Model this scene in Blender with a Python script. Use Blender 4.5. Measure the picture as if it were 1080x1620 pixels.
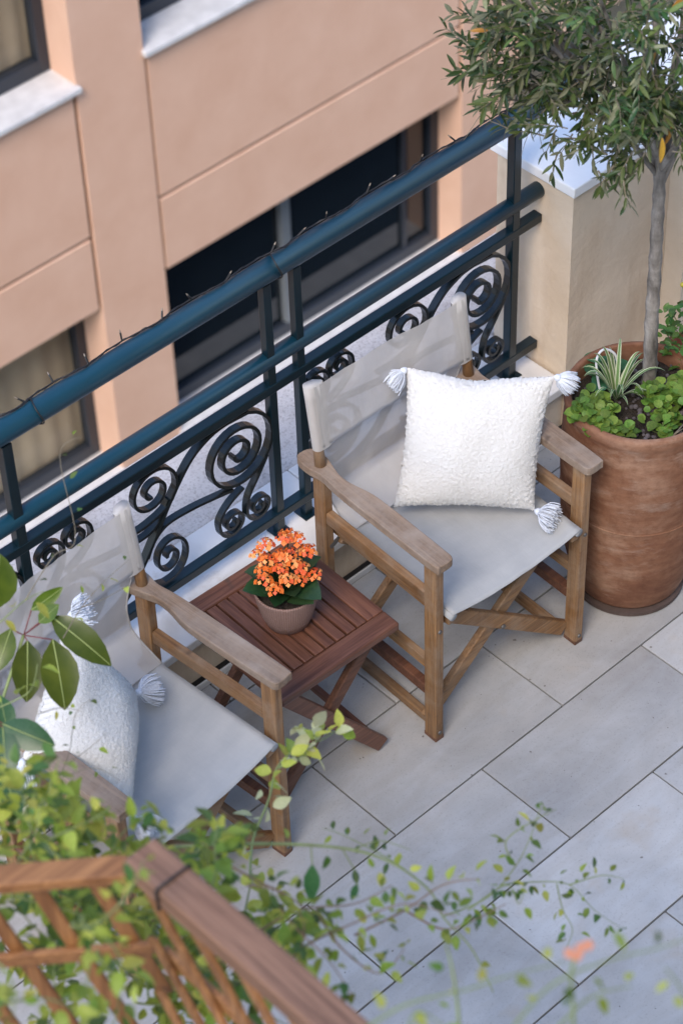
import bpy, math, random
from mathutils import Vector, Matrix, noise
R = math.radians
random.seed(7)
for o in list(bpy.data.objects): bpy.data.objects.remove(o)
scene = bpy.context.scene
col = scene.collection

# ------------------------------------------------------------------ camera
CAM = Vector((-2.8455, -2.7083, 4.8036))
RT = Vector((0.727557, -0.685505, -0.027264)); UP = Vector((0.497732, 0.500080, 0.708649)); FW = Vector((0.472149, 0.529152, -0.705034))
FPX = 3951.9
cd = bpy.data.cameras.new('camera'); cam = bpy.data.objects.new('camera', cd); col.objects.link(cam)
M = Matrix.Identity(4)
for i in range(3):
    M[i][0] = RT[i]; M[i][1] = UP[i]; M[i][2] = -FW[i]; M[i][3] = CAM[i]
cam.matrix_world = M
cd.sensor_fit = 'VERTICAL'; cd.sensor_height = 36; cd.sensor_width = 24
cd.lens = FPX / 1620 * 36; cd.clip_end = 500
cd.dof.use_dof = True; cd.dof.focus_distance = 6.1; cd.dof.aperture_fstop = 4.2
scene.camera = cam
def at(px, py, depth):                      # a point of the place at a given distance along the view
    return CAM + (FW + RT * ((px - 540) / FPX) - UP * ((py - 810) / FPX)) * depth

# ------------------------------------------------------------------ light
w = bpy.data.worlds.new('World'); scene.world = w; w.use_nodes = True
nt = w.node_tree; bg = nt.nodes['Background']
sky = nt.nodes.new('ShaderNodeTexSky'); sky.sky_type = 'NISHITA'; sky.sun_disc = False
SUN = Vector((-0.58, -0.34, 0.76)).normalized()
sky.sun_elevation = math.asin(SUN.z); sky.sun_rotation = math.atan2(SUN.x, SUN.y)
sky.air_density = 1.0; sky.dust_density = 1.0; sky.ozone_density = 3.5
nt.links.new(sky.outputs[0], bg.inputs[0]); bg.inputs[1].default_value = 0.15
sd = bpy.data.lights.new('sun', 'SUN'); sd.energy = 1.2; sd.angle = R(26); sd.color = (1, .87, .73)
so = bpy.data.objects.new('sun', sd); col.objects.link(so); so.rotation_euler = SUN.to_track_quat('Z', 'Y').to_euler()
scene.view_settings.view_transform = 'Standard'; scene.view_settings.look = 'None'
scene.view_settings.exposure = 1.36; scene.view_settings.gamma = 1
scene.render.engine = 'CYCLES'
scene.cycles.max_bounces = 8; scene.cycles.diffuse_bounces = 2; scene.cycles.transparent_max_bounces = 12

# ------------------------------------------------------------------ helpers
def tag(o, label=None, cat=None, group=None, kind=None):
    if label: o['label'] = label
    if cat: o['category'] = cat
    if group: o['group'] = group
    if kind: o['kind'] = kind
    return o
def empty(name, loc=(0, 0, 0), rz=0, **k):
    o = bpy.data.objects.new(name, None); col.objects.link(o); o.location = loc; o.rotation_euler = (0, 0, rz)
    o.empty_display_size = .05
    return tag(o, **k)
class MB:
    def __init__(s): s.v = []; s.f = []
    def add(s, vs, fs):
        n = len(s.v); s.v += [tuple(p) for p in vs]; s.f += [tuple(i + n for i in f) for f in fs]; return s
    def box(s, a, b):
        x0, y0, z0 = a; x1, y1, z1 = b
        return s.add([(x0,y0,z0),(x1,y0,z0),(x1,y1,z0),(x0,y1,z0),(x0,y0,z1),(x1,y0,z1),(x1,y1,z1),(x0,y1,z1)],
                     [(0,3,2,1),(4,5,6,7),(0,1,5,4),(1,2,6,5),(2,3,7,6),(3,0,4,7)])
    def beam(s, p, q, w, h, up=(0, 0, 1)):
        p = Vector(p); q = Vector(q); d = (q - p).normalized(); x = d.cross(Vector(up)).normalized(); y = x.cross(d)
        vs = [c + x * (sx * w / 2) + y * (sy * h / 2) for c in (p, q) for sx, sy in ((-1,-1),(1,-1),(1,1),(-1,1))]
        return s.add(vs, [(0,1,2,3),(7,6,5,4),(0,4,5,1),(1,5,6,2),(2,6,7,3),(3,7,4,0)])
    def tube(s, pts, r, n=8, cap=True):
        pts = [Vector(p) for p in pts]; k = len(pts); rr = r if isinstance(r, (list, tuple)) else [r] * k
        ref = Vector((0.13, 0.21, 0.97)); vs = []; fs = []
        X = None
        for i, p in enumerate(pts):
            d = (pts[min(i + 1, k - 1)] - pts[max(i - 1, 0)]).normalized()
            if X is None:
                X = d.cross(ref)
                if X.length < .05: X = d.cross(Vector((1, 0, 0)))
            X = (X - d * X.dot(d)).normalized(); Yv = d.cross(X)
            for j in range(n):
                a = 2 * math.pi * j / n; vs.append(p + (X * math.cos(a) + Yv * math.sin(a)) * rr[i])
        for i in range(k - 1):
            for j in range(n):
                a = i * n + j; b = i * n + (j + 1) % n; fs.append((a, b, b + n, a + n))
        if cap: fs.append(tuple(range(n))[::-1]); fs.append(tuple((k - 1) * n + j for j in range(n)))
        return s.add(vs, fs)
    def lathe(s, prof, n=48, c=(0, 0, 0)):
        vs = []; fs = []; k = len(prof)
        for r, z in prof:
            for j in range(n):
                a = 2 * math.pi * j / n; vs.append((c[0] + r * math.cos(a), c[1] + r * math.sin(a), c[2] + z))
        for i in range(k - 1):
            for j in range(n):
                a = i * n + j; b = i * n + (j + 1) % n; fs.append((a, b, b + n, a + n))
        if prof[0][0] > 1e-4: fs.append(tuple(range(n))[::-1])
        if prof[-1][0] > 1e-4: fs.append(tuple((k - 1) * n + j for j in range(n)))
        return s.add(vs, fs)
    def prism(s, poly, z0, z1):               # poly in xy, counter-clockwise
        n = len(poly)
        return s.add([(x, y, z0) for x, y in poly] + [(x, y, z1) for x, y in poly],
                     [tuple(range(n))[::-1], tuple(range(n, 2 * n))] + [(i, (i + 1) % n, n + (i + 1) % n, n + i) for i in range(n)])
    def mesh(s, name, mat, smooth=False):
        me = bpy.data.meshes.new(name); me.from_pydata(s.v, [], s.f); me.materials.append(mat); me.update()
        if smooth: me.polygons.foreach_set('use_smooth', [True] * len(me.polygons))
        return me
    def build(s, name, mat, parent=None, smooth=False, bevel=0, seg=2, **k):
        return inst(name, s.mesh(name, mat, smooth), parent, bevel=bevel, seg=seg, **k)
def inst(name, me, parent=None, loc=None, rot=None, scale=None, bevel=0, seg=2, **k):
    o = bpy.data.objects.new(name, me); col.objects.link(o); o.parent = parent
    if loc is not None: o.location = loc
    if rot is not None:
        if isinstance(rot, Matrix): o.rotation_euler = rot.to_euler()
        else: o.rotation_euler = rot
    if scale is not None: o.scale = (scale,) * 3 if isinstance(scale, (int, float)) else scale
    if bevel:
        m = o.modifiers.new('bevel', 'BEVEL'); m.width = bevel; m.segments = seg; m.limit_method = 'ANGLE'; m.angle_limit = R(35)
        m.harden_normals = False
    return tag(o, **k)
def catmull(P, n=6):
    P = [Vector(p) for p in P]; out = []
    for i in range(len(P) - 1):
        a = P[max(i - 1, 0)]; b = P[i]; c = P[i + 1]; d = P[min(i + 2, len(P) - 1)]
        for j in range(n):
            t = j / n
            out.append(.5 * ((2 * b) + (c - a) * t + (2 * a - 5 * b + 4 * c - d) * t * t + (3 * b - a - 3 * c + d) * t ** 3))
    out.append(P[-1]); return out

# ------------------------------------------------------------------ materials
class Mat:
    def __init__(s, name, rough=.6, spec=.5):
        s.m = bpy.data.materials.new(name); s.m.use_nodes = True; s.t = s.m.node_tree; s.b = s.t.nodes['Principled BSDF']
        s.b.inputs['Roughness'].default_value = rough; s.b.inputs['Specular IOR Level'].default_value = spec
        s.tc = s.t.nodes.new('ShaderNodeTexCoord')
    def n(s, ty, **k):
        x = s.t.nodes.new(ty)
        for a, b in k.items(): setattr(x, a, b)
        return x
    def l(s, a, b): s.t.links.new(a, b)
    def coord(s, scale=(1, 1, 1), space='Object', rnd=False, rot=(0, 0, 0)):
        mp = s.n('ShaderNodeMapping'); mp.inputs['Scale'].default_value = scale; mp.inputs['Rotation'].default_value = rot
        s.l(s.tc.outputs[space], mp.inputs['Vector'])
        if rnd:
            oi = s.n('ShaderNodeObjectInfo'); mu = s.n('ShaderNodeMath', operation='MULTIPLY'); mu.inputs[1].default_value = 37.
            s.l(oi.outputs['Random'], mu.inputs[0]); s.l(mu.outputs[0], mp.inputs['Location'])
        return mp.outputs[0]
    def noise(s, co, scale=5, detail=4, rough=.55, dist=0):
        x = s.n('ShaderNodeTexNoise'); x.inputs['Scale'].default_value = scale; x.inputs['Detail'].default_value = detail
        x.inputs['Roughness'].default_value = rough; x.inputs['Distortion'].default_value = dist
        if co is not None: s.l(co, x.inputs['Vector'])
        return x.outputs['Fac']
    def ramp(s, fac, stops):
        x = s.n('ShaderNodeValToRGB'); e = x.color_ramp.elements
        while len(e) < len(stops): e.new(.5)
        for i, (p, c) in enumerate(stops): e[i].position = p; e[i].color = (*c, 1) if len(c) == 3 else c
        s.l(fac, x.inputs[0]); return x.outputs[0]
    def mix(s, a, b, fac, mode='MIX'):
        x = s.n('ShaderNodeMix', data_type='RGBA', blend_type=mode)
        for v, i in ((fac, 0), (a, 6), (b, 7)):
            if isinstance(v, (int, float)): x.inputs[i].default_value = v
            elif isinstance(v, tuple): x.inputs[i].default_value = (*v, 1)
            else: s.l(v, x.inputs[i])
        return x.outputs[2]
    def color(s, c):
        if isinstance(c, tuple): s.b.inputs['Base Color'].default_value = (*c, 1)
        else: s.l(c, s.b.inputs['Base Color'])
    def rand(s, c, lo=.85, hi=1.12, hue=0):
        oi = s.n('ShaderNodeObjectInfo'); mr = s.n('ShaderNodeMapRange'); mr.inputs[3].default_value = lo; mr.inputs[4].default_value = hi
        s.l(oi.outputs['Random'], mr.inputs[0]); h = s.n('ShaderNodeHueSaturation'); s.l(mr.outputs[0], h.inputs['Value'])
        if hue:
            m2 = s.n('ShaderNodeMapRange'); m2.inputs[3].default_value = .5 - hue; m2.inputs[4].default_value = .5 + hue
            fr = s.n('ShaderNodeMath', operation='MULTIPLY'); fr.inputs[1].default_value = 7.3; f2 = s.n('ShaderNodeMath', operation='FRACT')
            s.l(oi.outputs['Random'], fr.inputs[0]); s.l(fr.outputs[0], f2.inputs[0]); s.l(f2.outputs[0], m2.inputs[0]); s.l(m2.outputs[0], h.inputs['Hue'])
        if isinstance(c, tuple): h.inputs['Color'].default_value = (*c, 1)
        else: s.l(c, h.inputs['Color'])
        return h.outputs[0]
    def bump(s, h, strength=.3, dist=.002):
        x = s.n('ShaderNodeBump'); x.inputs['Strength'].default_value = strength; x.inputs['Distance'].default_value = dist
        s.l(h, x.inputs['Height']); s.l(x.outputs[0], s.b.inputs['Normal']); return x
def plain(name, c, rough=.6, nscale=0, amt=.25, bump=0, bdist=.001, metal=0):
    a = Mat(name, rough)
    if nscale:
        f = a.noise(a.coord(), nscale, 5)
        d = tuple(x * (1 - amt) for x in c); e = tuple(min(1, x * (1 + amt)) for x in c)
        a.color(a.ramp(f, [(.3, d), (.7, e)]))
        if bump: a.bump(a.noise(a.coord(), nscale * 3, 5), bump, bdist)
    else: a.color(c)
    a.b.inputs['Metallic'].default_value = metal
    return a.m
def wood(name, dark, lite, grey=None, axis=1, rough=.6, greyamt=.5, fine=1.0):
    a = Mat(name, rough); sc = [22 * fine, 22 * fine, 22 * fine]; sc[axis] = 1.3
    co = a.coord(tuple(sc), rnd=True)
    g = a.noise(co, 2.2, 6, .65, .6); c = a.ramp(g, [(.30, dark), (.68, lite)])
    sc2 = [120, 120, 120]; sc2[axis] = 4; g2 = a.noise(a.coord(tuple(sc2), rnd=True), 1.5, 3, .7)
    c = a.mix(c, a.ramp(g2, [(.35, (.5, .45, .4)), (.6, (1, 1, 1))]), .75, 'MULTIPLY')
    if grey:
        p = a.noise(a.coord((7, 7, 7), rnd=True), 1.4, 6, .7)
        c = a.mix(c, grey, a.ramp(p, [(.5 - greyamt * .3, (0, 0, 0)), (.5 + .25, (1, 1, 1))]))
    kn = a.noise(a.coord((1, 1, 1), rnd=True), 17, 2, .5)
    c = a.mix(c, (.07, .045, .03), a.ramp(kn, [(.70, (0, 0, 0)), (.80, (.7, .7, .7))]))
    a.color(a.rand(c, .88, 1.1)); a.bump(g2, .35, .0012)
    return a.m
TEAK = dict(dark=(.155, .074, .028), lite=(.40, .215, .088))
m_teak = {ax: wood('teak_%s' % 'xyz'[ax], TEAK['dark'], TEAK['lite'], (.31, .22, .145), ax, .55, .25) for ax in range(3)}
m_arm = wood('weathered_teak', (.15, .088, .050), (.34, .225, .14), (.37, .295, .235), 1, .62, .6)
m_aca = {ax: wood('acacia_%s' % 'xyz'[ax], (.10, .038, .022), (.225, .098, .058), None, ax, .42) for ax in range(2)}
m_acadark = wood('acacia_leg', (.10, .04, .022), (.20, .085, .045), None, 0, .5)
m_trellis = {ax: wood('cedar_%s' % 'xyz'[ax], (.22, .088, .028), (.46, .215, .078), None, ax, .5) for ax in range(3)}
m_trelltop = wood('cedar_weathered', (.19, .095, .055), (.38, .205, .125), None, 1, .6)

# stone floor tiles
a = Mat('stone_tile', .58); co = a.coord((1, 1, 1), rnd=True)
big = a.noise(co, 3.2, 6, .62, .4); c = a.ramp(big, [(.30, (.385, .38, .375)), (.50, (.49, .485, .475)), (.66, (.56, .55, .535))])
st = a.noise(a.coord((2.2, 9, 9), rnd=True), 1.6, 7, .65, .8); c = a.mix(c, a.ramp(st, [(.42, (.86, .82, .77)), (.62, (1, 1, 1))]), .55, 'MULTIPLY')
sp = a.noise(co, 210, 3, .5); c = a.mix(c, a.ramp(sp, [(.30, (.72, .70, .68)), (.42, (1, 1, 1))]), .5, 'MULTIPLY')
st2 = a.noise(a.coord((1, 1, 1), rnd=True), 9, 3, .5); c = a.mix(c, (.46, .38, .29), a.ramp(st2, [(.62, (0, 0, 0)), (.78, (.45, .45, .45))]))
dt = a.noise(a.coord((1, 1, 1), rnd=True), 70, 1, .4); c = a.mix(c, (.16, .14, .12), a.ramp(dt, [(.785, (0, 0, 0)), (.80, (.8, .8, .8))]))
a.color(a.rand(c, .90, 1.06)); a.bump(a.noise(co, 130, 5, .6), .25, .0012); m_tile = a.m
m_grout = plain('dark_grout', (.11, .10, .092), .9, 60, .3)

a = Mat('white_marble', .38); co = a.coord()
f = a.noise(co, 4, 7, .6, .8); c = a.ramp(f, [(.3, (.62, .60, .58)), (.5, (.75, .735, .72)), (.7, (.82, .81, .80))])
sp = a.noise(co, 14, 5, .6); c = a.mix(c, (.45, .36, .28), a.ramp(sp, [(.60, (0, 0, 0)), (.75, (.45, .45, .45))]))
a.color(c); a.bump(a.noise(co, 60, 3), .15, .001); m_marble = a.m
m_cap = plain('clean_marble', (.84, .84, .84), .35, 8, .05, .2)
a = Mat('rough_screed', .85); co = a.coord()
f = a.noise(co, 7, 8, .7, .3); c = a.ramp(f, [(.30, (.45, .41, .39)), (.5, (.60, .56, .54)), (.68, (.68, .64, .62))])
sp = a.noise(co, 130, 5, .65); c = a.mix(c, a.ramp(sp, [(.36, (.45, .40, .37)), (.50, (1, 1, 1))]), .5, 'MULTIPLY')
a.color(c); a.bump(a.noise(co, 60, 6, .7), .8, .006); m_screed = a.m
def plaster(name, c1, c2, bs=.5, stain=None):
    a = Mat(name, .9, .25); co = a.coord(); f = a.noise(co, 3.2, 6, .6, .3); c = a.ramp(f, [(.32, c1), (.66, c2)])
    if stain:
        k = a.noise(a.coord((3, 3, .9)), 2.2, 6, .65); c = a.mix(c, stain, a.ramp(k, [(.5, (0, 0, 0)), (.72, (.6, .6, .6))]))
    a.color(c); b = a.noise(co, 34, 7, .65); a.bump(b, bs, .006); return a.m
m_plaster = plaster('cream_plaster', (.66, .53, .39), (.78, .65, .50), .55, (.52, .37, .24))
m_plaster2 = plaster('cream_wall_plaster', (.60, .51, .40), (.70, .61, .49), .4)
m_pink = plaster('pink_render', (.72, .455, .325), (.78, .515, .38), .15)
m_groove = plain('joint_shadow_gap', (.16, .095, .07), .95)
m_paint = plain('petrol_paint', (.003, .014, .021), .30, 25, .12, .25, .0006)
a = Mat('petrol_paint_scroll', .27); a.color((.006, .010, .012)); a.bump(a.noise(a.coord(), 90, 3), .2, .0006); m_scroll = a.m
a = Mat('petrol_paint_handrail', .36); f = a.noise(a.coord((1, 4, 4)), 6, 5)
a.color(a.ramp(f, [(.3, (.004, .042, .070)), (.7, (.007, .055, .088))])); a.bump(a.noise(a.coord(), 120, 4), .15, .0006); m_hand = a.m
m_frame = plain('window_frame_metal', (.022, .028, .040), .4)
m_framelite = plain('window_mullion', (.16, .18, .20), .4)
a = Mat('window_glass', .04); a.color((.006, .010, .014)); a.b.inputs['Alpha'].default_value = 1; m_glassdark = a.m
a = Mat('clear_window_glass', .03); a.b.inputs['Transmission Weight'].default_value = 0
a.color((.05, .055, .05)); a.b.inputs['Alpha'].default_value = .22; m_glass = a.m
m_curtain = plain('beige_curtain', (.80, .66, .46), .9, 3, .12)
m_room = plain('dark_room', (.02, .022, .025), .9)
m_sillm = plain('sill_marble', (.66, .66, .67), .4, 12, .12, .1)

def canvas_mat(tpf=.20):
    a = Mat('canvas', .85, .2); co = a.coord()
    f = a.noise(a.coord((3, 3, 3)), 2.5, 6, .6); c = a.ramp(f, [(.3, (.66, .635, .61)), (.7, (.74, .715, .69))]); a.color(c)
    w1 = a.n('ShaderNodeTexWave'); w1.inputs['Scale'].default_value = 160; a.l(a.coord(), w1.inputs['Vector'])
    cr = a.noise(a.coord((6, 3, 3)), 3, 5, .6); a.bump(cr, .5, .006)
    tr = a.n('ShaderNodeBsdfTranslucent'); a.l(c, tr.inputs[0])
    m1 = a.n('ShaderNodeMixShader'); m1.inputs[0].default_value = .35
    a.l(a.b.outputs[0], m1.inputs[1]); a.l(tr.outputs[0], m1.inputs[2])
    tp = a.n('ShaderNodeBsdfTransparent'); m2 = a.n('ShaderNodeMixShader'); m2.inputs[0].default_value = tpf
    a.l(m1.outputs[0], m2.inputs[1]); a.l(tp.outputs[0], m2.inputs[2])
    a.l(m2.outputs[0], a.t.nodes['Material Output'].inputs[0]); return a.m
m_canvas = canvas_mat(); m_canvas2 = canvas_mat(.10)
m_sleeve = plain('canvas_double_layer', (.50, .495, .485), .85, 6, .08, .3, .003)
a = Mat('seat_canvas', .85, .2); f = a.noise(a.coord((2, 4, 3)), 3, 6, .6); a.color(a.ramp(f, [(.3, (.37, .38, .39)), (.7, (.45, .455, .455))]))
a.bump(a.noise(a.coord((8, 3, 3)), 3, 6, .6), .5, .005); m_seat = a.m
a = Mat('sherpa_fabric', .95, .1); a.color((.70, .69, .67)); a.b.inputs['Sheen Weight'].default_value = .3
a.bump(a.noise(a.coord(), 260, 3, .6), .35, .002); m_sherpa = a.m
m_yarn = plain('tassel_yarn', (.72, .76, .84), .9, 300, .12)
# terracotta
a = Mat('terracotta', .8, .25); co = a.coord((1, 1, 1.8)); f = a.noise(co, 5, 7, .65, .4)
c = a.ramp(f, [(.28, (.15, .058, .032)), (.50, (.245, .115, .064)), (.70, (.32, .175, .11))])
z = a.noise(a.coord((.6, .6, 26)), 1.1, 5, .6); c = a.mix(c, a.ramp(z, [(.38, (.62, .55, .52)), (.55, (1, 1, 1))]), .45, 'MULTIPLY')
wt = a.noise(a.coord((1, 1, 2)), 5, 7, .7); c = a.mix(c, (.50, .33, .23), a.ramp(wt, [(.52, (0, 0, 0)), (.72, (.55, .55, .55))]))
g_ = a.noise(a.coord(), 45, 6, .7); c = a.mix(c, a.ramp(g_, [(.35, (.68, .62, .58)), (.55, (1, 1, 1)), (.75, (1.15, 1.1, 1.05))]), .6, 'MULTIPLY')
sb = a.noise(a.coord((1, 1, 3)), 2.6, 8, .75); c = a.mix(c, (.46, .36, .29), a.ramp(sb, [(.55, (0, 0, 0)), (.70, (.55, .55, .55))]))
a.color(c); a.bump(z, .5, .004); m_terra = a.m
m_terra2 = plain('red_terracotta', (.33, .10, .06), .75, 8, .25)
m_soil = plain('potting_soil', (.035, .025, .018), .95, 60, .6, 1, .01)
m_peb = plain('lava_pebble', (.10, .085, .09), .8, 40, .4)
def leafmat(name, c1, c2, rough=.45, trans=.3, rnd=True, scale=12):
    a = Mat(name, rough, .4); f = a.noise(a.coord(), scale, 3); c = a.ramp(f, [(.3, c1), (.7, c2)])
    if rnd: c = a.rand(c, .6, 1.35, .025)
    a.color(c); tr = a.n('ShaderNodeBsdfTranslucent'); a.l(c, tr.inputs[0])
    m = a.n('ShaderNodeMixShader'); m.inputs[0].default_value = trans; a.l(a.b.outputs[0], m.inputs[1]); a.l(tr.outputs[0], m.inputs[2])
    a.l(m.outputs[0], a.t.nodes['Material Output'].inputs[0]); return a.m
m_olive = [leafmat('olive_leaf_dark', (.030, .072, .020), (.055, .115, .032), .38, .2),
           leafmat('olive_leaf_mid', (.085, .14, .035), (.13, .19, .055), .42, .25),
           leafmat('olive_leaf_silver', (.17, .20, .11), (.27, .28, .16), .5, .25),
           leafmat('olive_leaf_yellow', (.50, .28, .03), (.62, .36, .05), .5, .3)]
m_vine = [leafmat('vine_leaf_dark', (.07, .14, .03), (.12, .20, .04), .4, .35),
          leafmat('vine_leaf_mid', (.22, .31, .035), (.33, .42, .07), .45, .45),
          leafmat('vine_leaf_lime', (.44, .50, .07), (.60, .62, .14), .5, .5)]
m_pale = leafmat('vine_leaf_pale', (.48, .50, .26), (.60, .60, .36), .5, .4)
m_sch = leafmat('glossy_green_leaf', (.060, .105, .009), (.105, .155, .014), .3, .3, scale=3)
m_schd = leafmat('dark_glossy_leaf', (.035, .12, .045), (.06, .17, .06), .3, .25)
m_kal = leafmat('succulent_leaf', (.018, .045, .018), (.035, .075, .025), .35, .1)
m_ger = leafmat('small_round_leaf', (.10, .21, .035), (.24, .36, .06), .5, .35)
m_spid = leafmat('spider_leaf_green', (.10, .19, .06), (.16, .26, .09), .4, .3)
m_spidw = leafmat('spider_leaf_cream', (.50, .55, .36), (.60, .63, .44), .4, .3)
m_bark = Mat('olive_bark', .8, .2); f = m_bark.noise(m_bark.coord((14, 14, 5)), 1.5, 7, .65, .4)
c = m_bark.ramp(f, [(.34, (.10, .088, .076)), (.5, (.25, .225, .20)), (.66, (.42, .385, .345))])
rg = m_bark.noise(m_bark.coord((1, 1, 30)), 1.3, 3); m_bark.color(m_bark.mix(c, m_bark.ramp(rg, [(.4, (.7, .68, .65)), (.6, (1, 1, 1))]), .6, 'MULTIPLY'))
m_bark.bump(f, .7, .006); m_bark = m_bark.m
m_twig = plain('twig', (.20, .17, .12), .8, 20, .3)
m_stem = plain('green_stem', (.22, .27, .10), .6, 20, .25)
m_woody = plain('brown_stem', (.24, .15, .09), .7, 20, .25)
m_rib = plain('leaf_midrib', (.32, .38, .12), .5)
m_red = plain('red_petiole', (.18, .05, .05), .5)
m_black = plain('black_cable', (.012, .012, .013), .5)
m_steel = plain('steel', (.16, .155, .15), .5, metal=.7)
m_bulb = plain('clear_bulb', (.22, .18, .14), .25)
m_petal = [plain('orange_petal', (.85, .19, .025), .5, 90, .15), plain('deep_orange_petal', (.80, .12, .03), .5, 90, .15), plain('light_orange_petal', (.92, .36, .10), .5, 90, .12)]
m_salmon = plain('salmon_petal', (.62, .24, .13), .5)
m_yel = plain('yellow_bud', (.50, .42, .05), .5)
a = Mat('woven_ceramic', .6); sep = a.n('ShaderNodeSeparateXYZ'); a.l(a.tc.outputs['Object'], sep.inputs[0])
at2 = a.n('ShaderNodeMath', operation='ARCTAN2'); a.l(sep.outputs[1], at2.inputs[0]); a.l(sep.outputs[0], at2.inputs[1])
def sinof(v, k):
    m = a.n('ShaderNodeMath', operation='MULTIPLY'); m.inputs[1].default_value = k; a.l(v, m.inputs[0])
    s_ = a.n('ShaderNodeMath', operation='SINE'); a.l(m.outputs[0], s_.inputs[0]); b = a.n('ShaderNodeMath', operation='ABSOLUTE'); a.l(s_.outputs[0], b.inputs[0]); return b.outputs[0]
mm = a.n('ShaderNodeMath', operation='MINIMUM'); a.l(sinof(at2.outputs[0], 40), mm.inputs[0]); a.l(sinof(sep.outputs[2], 620), mm.inputs[1])
a.color(a.ramp(mm.outputs[0], [(.0, (.42, .30, .27)), (.35, (.27, .165, .135)), (.8, (.22, .13, .105))])); b_ = a.bump(mm.outputs[0], .8, .0015); b_.invert = True; m_woven = a.m

# ================================================================== SETTING
tag(MB().box((-60, -60, -12.2), (60, 60, -12)).build('street', plain('asphalt', (.05, .05, .052), .9, 3, .3)), kind='structure')
WALLY, ZL = .685, .20
WX0, WX1 = -6., 1.43
floor = tag(MB().box((-6, -5, -.25), (4.5, WALLY + .02, -.010)).build('floor', m_grout), kind='structure')
W, L = .3, .3 * 1.9518
tile_me = MB().box((0, 0, -.011), (L - .0045, W - .0045, 0)).mesh('tile', m_tile)
ecut = {}
for k in range(-9, 3):
    y0 = k * W; ph = .5 if k % 2 == 0 else 0.
    dy = min(W, WALLY - .002 - y0) - .0045
    if dy < .02: continue
    if dy < W - .01:
        me = MB().box((0, 0, -.011), (L - .0045, dy, 0)).mesh('tile', m_tile)
    else: me = tile_me
    for n in range(-7, 6):
        x0 = (n + ph) * L
        if x0 < -3.9 or x0 > 2.6: continue
        inst('tile', me, floor, loc=(x0 + .00225, y0 + .00225, random.uniform(-.0006, .0006)), bevel=.0012, seg=1)

# parapet: plastered kerb wall with marble slabs, rough screed outside
par = empty('parapet_wall', (0, WALLY, 0), label='low plastered parapet with white marble ledge under the scrollwork railing', cat='wall')
MB().box((WX0, 0.012, -2.5), (1.8, .60, ZL - .03)).build('wall_core', m_plaster, par)
xs = [-3.1, -2.15, -1.2, -.46, .245, 1.024]
for i in range(len(xs) - 1):
    MB().box((xs[i] + .001, -.012, ZL - .0295), (xs[i + 1] - .001, .28, ZL)).build('marble_slab', m_marble, par, bevel=.004)
MB().box((WX0, .2805, ZL - .0295), (1.8, .595, ZL - .002)).build('outer_screed', m_screed, par, bevel=.006)
sk = MB().box((WX0, -.006, .0), (1.03, .0115, .022)).build('skirting', m_marble, par, bevel=.002)
# black strip for the dark gap above the skirting
MB().box((WX0, -.0015, .0225), (1.03, .0115, .026)).build('joint', m_black, par)

# pillar with marble cap
pil = empty('pillar', (1.028, .69, 0), label='cream rendered pillar with white marble cap at the railing end', cat='pillar')
def grid_wall(name, x0, x1, y0, y1, z0, z1, mat, parent, amp=.0025, n=.03):
    mb = MB()
    def face(o, u, v, nu, nv, nor):
        vs = []; fs = []
        for j in range(nv + 1):
            for i in range(nu + 1):
                p = Vector(o) + Vector(u) * (i / nu) + Vector(v) * (j / nv)
                e = min(i, nu - i, j, nv - j)
                if e > 0: p += Vector(nor) * amp * noise.noise(p * 7 + Vector((3, 1, 2)))
                vs.append(p)
        for j in range(nv):
            for i in range(nu):
                a0 = j * (nu + 1) + i; fs.append((a0, a0 + 1, a0 + nu + 2, a0 + nu + 1))
        mb.add(vs, fs)
    dx, dy, dz = x1 - x0, y1 - y0, z1 - z0; q = lambda d: max(2, int(d / n))
    face((x0, y0, z0), (dx, 0, 0), (0, 0, dz), q(dx), q(dz), (0, -1, 0)); face((x0, y1, z0), (0, -dy, 0), (0, 0, dz), q(dy), q(dz), (-1, 0, 0))
    face((x1, y0, z0), (0, dy, 0), (0, 0, dz), q(dy), q(dz), (1, 0, 0)); face((x1, y1, z0), (-dx, 0, 0), (0, 0, dz), q(dx), q(dz), (0, 1, 0))
    face((x0, y0, z1), (dx, 0, 0), (0, dy, 0), q(dx), q(dy), (0, 0, 1))
    return mb.build(name, mat, parent, smooth=False)
grid_wall('shaft', 0, .385, 0, .272, 0, .835, m_plaster, pil)
MB().box((-.014, -.014, .8355), (.39, .29, .868)).build('cap', m_cap, pil, bevel=.004)
rw = empty('side_wall', (1.414, .62, 0), label='lighter cream terrace wall right of the olive trunk behind the plants', cat='wall')
grid_wall('wall', 0, 2.2, 0, .36, 0, .90, m_plaster2, rw, n=.08)
MB().box((-.012, -.014, .9005), (2.2, .38, .93)).build('cap', m_cap, rw, bevel=.004)

# unseen wall for the terrace's own house, added to block low skylight
hb = empty('added_house_wall', (0, -4.2, -12), label='unseen cream house wall added behind the terrace to block low skylight', cat='building')
MB().box((-9, -3, 0), (9, 0, 19.5)).build('wall', m_plaster2, hb)

# ------------------------------------------------------------------ building opposite
BY = 6.0; ST = 2.69; PER = 2.79
bld = empty('pink_building', (0, BY, -12), label='pink rendered building across the street with grooved panels and recessed windows', cat='building')
def bz(z): return z + 12
piers = [3.235 + PER * n for n in range(-4, 5)]       # left face of each pier
sills = [-2.56 + ST * k for k in range(-3, 3)]
top = sills[-1] + 1.25; PW = .445; HG = 1.27          # window height
D = .20
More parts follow.
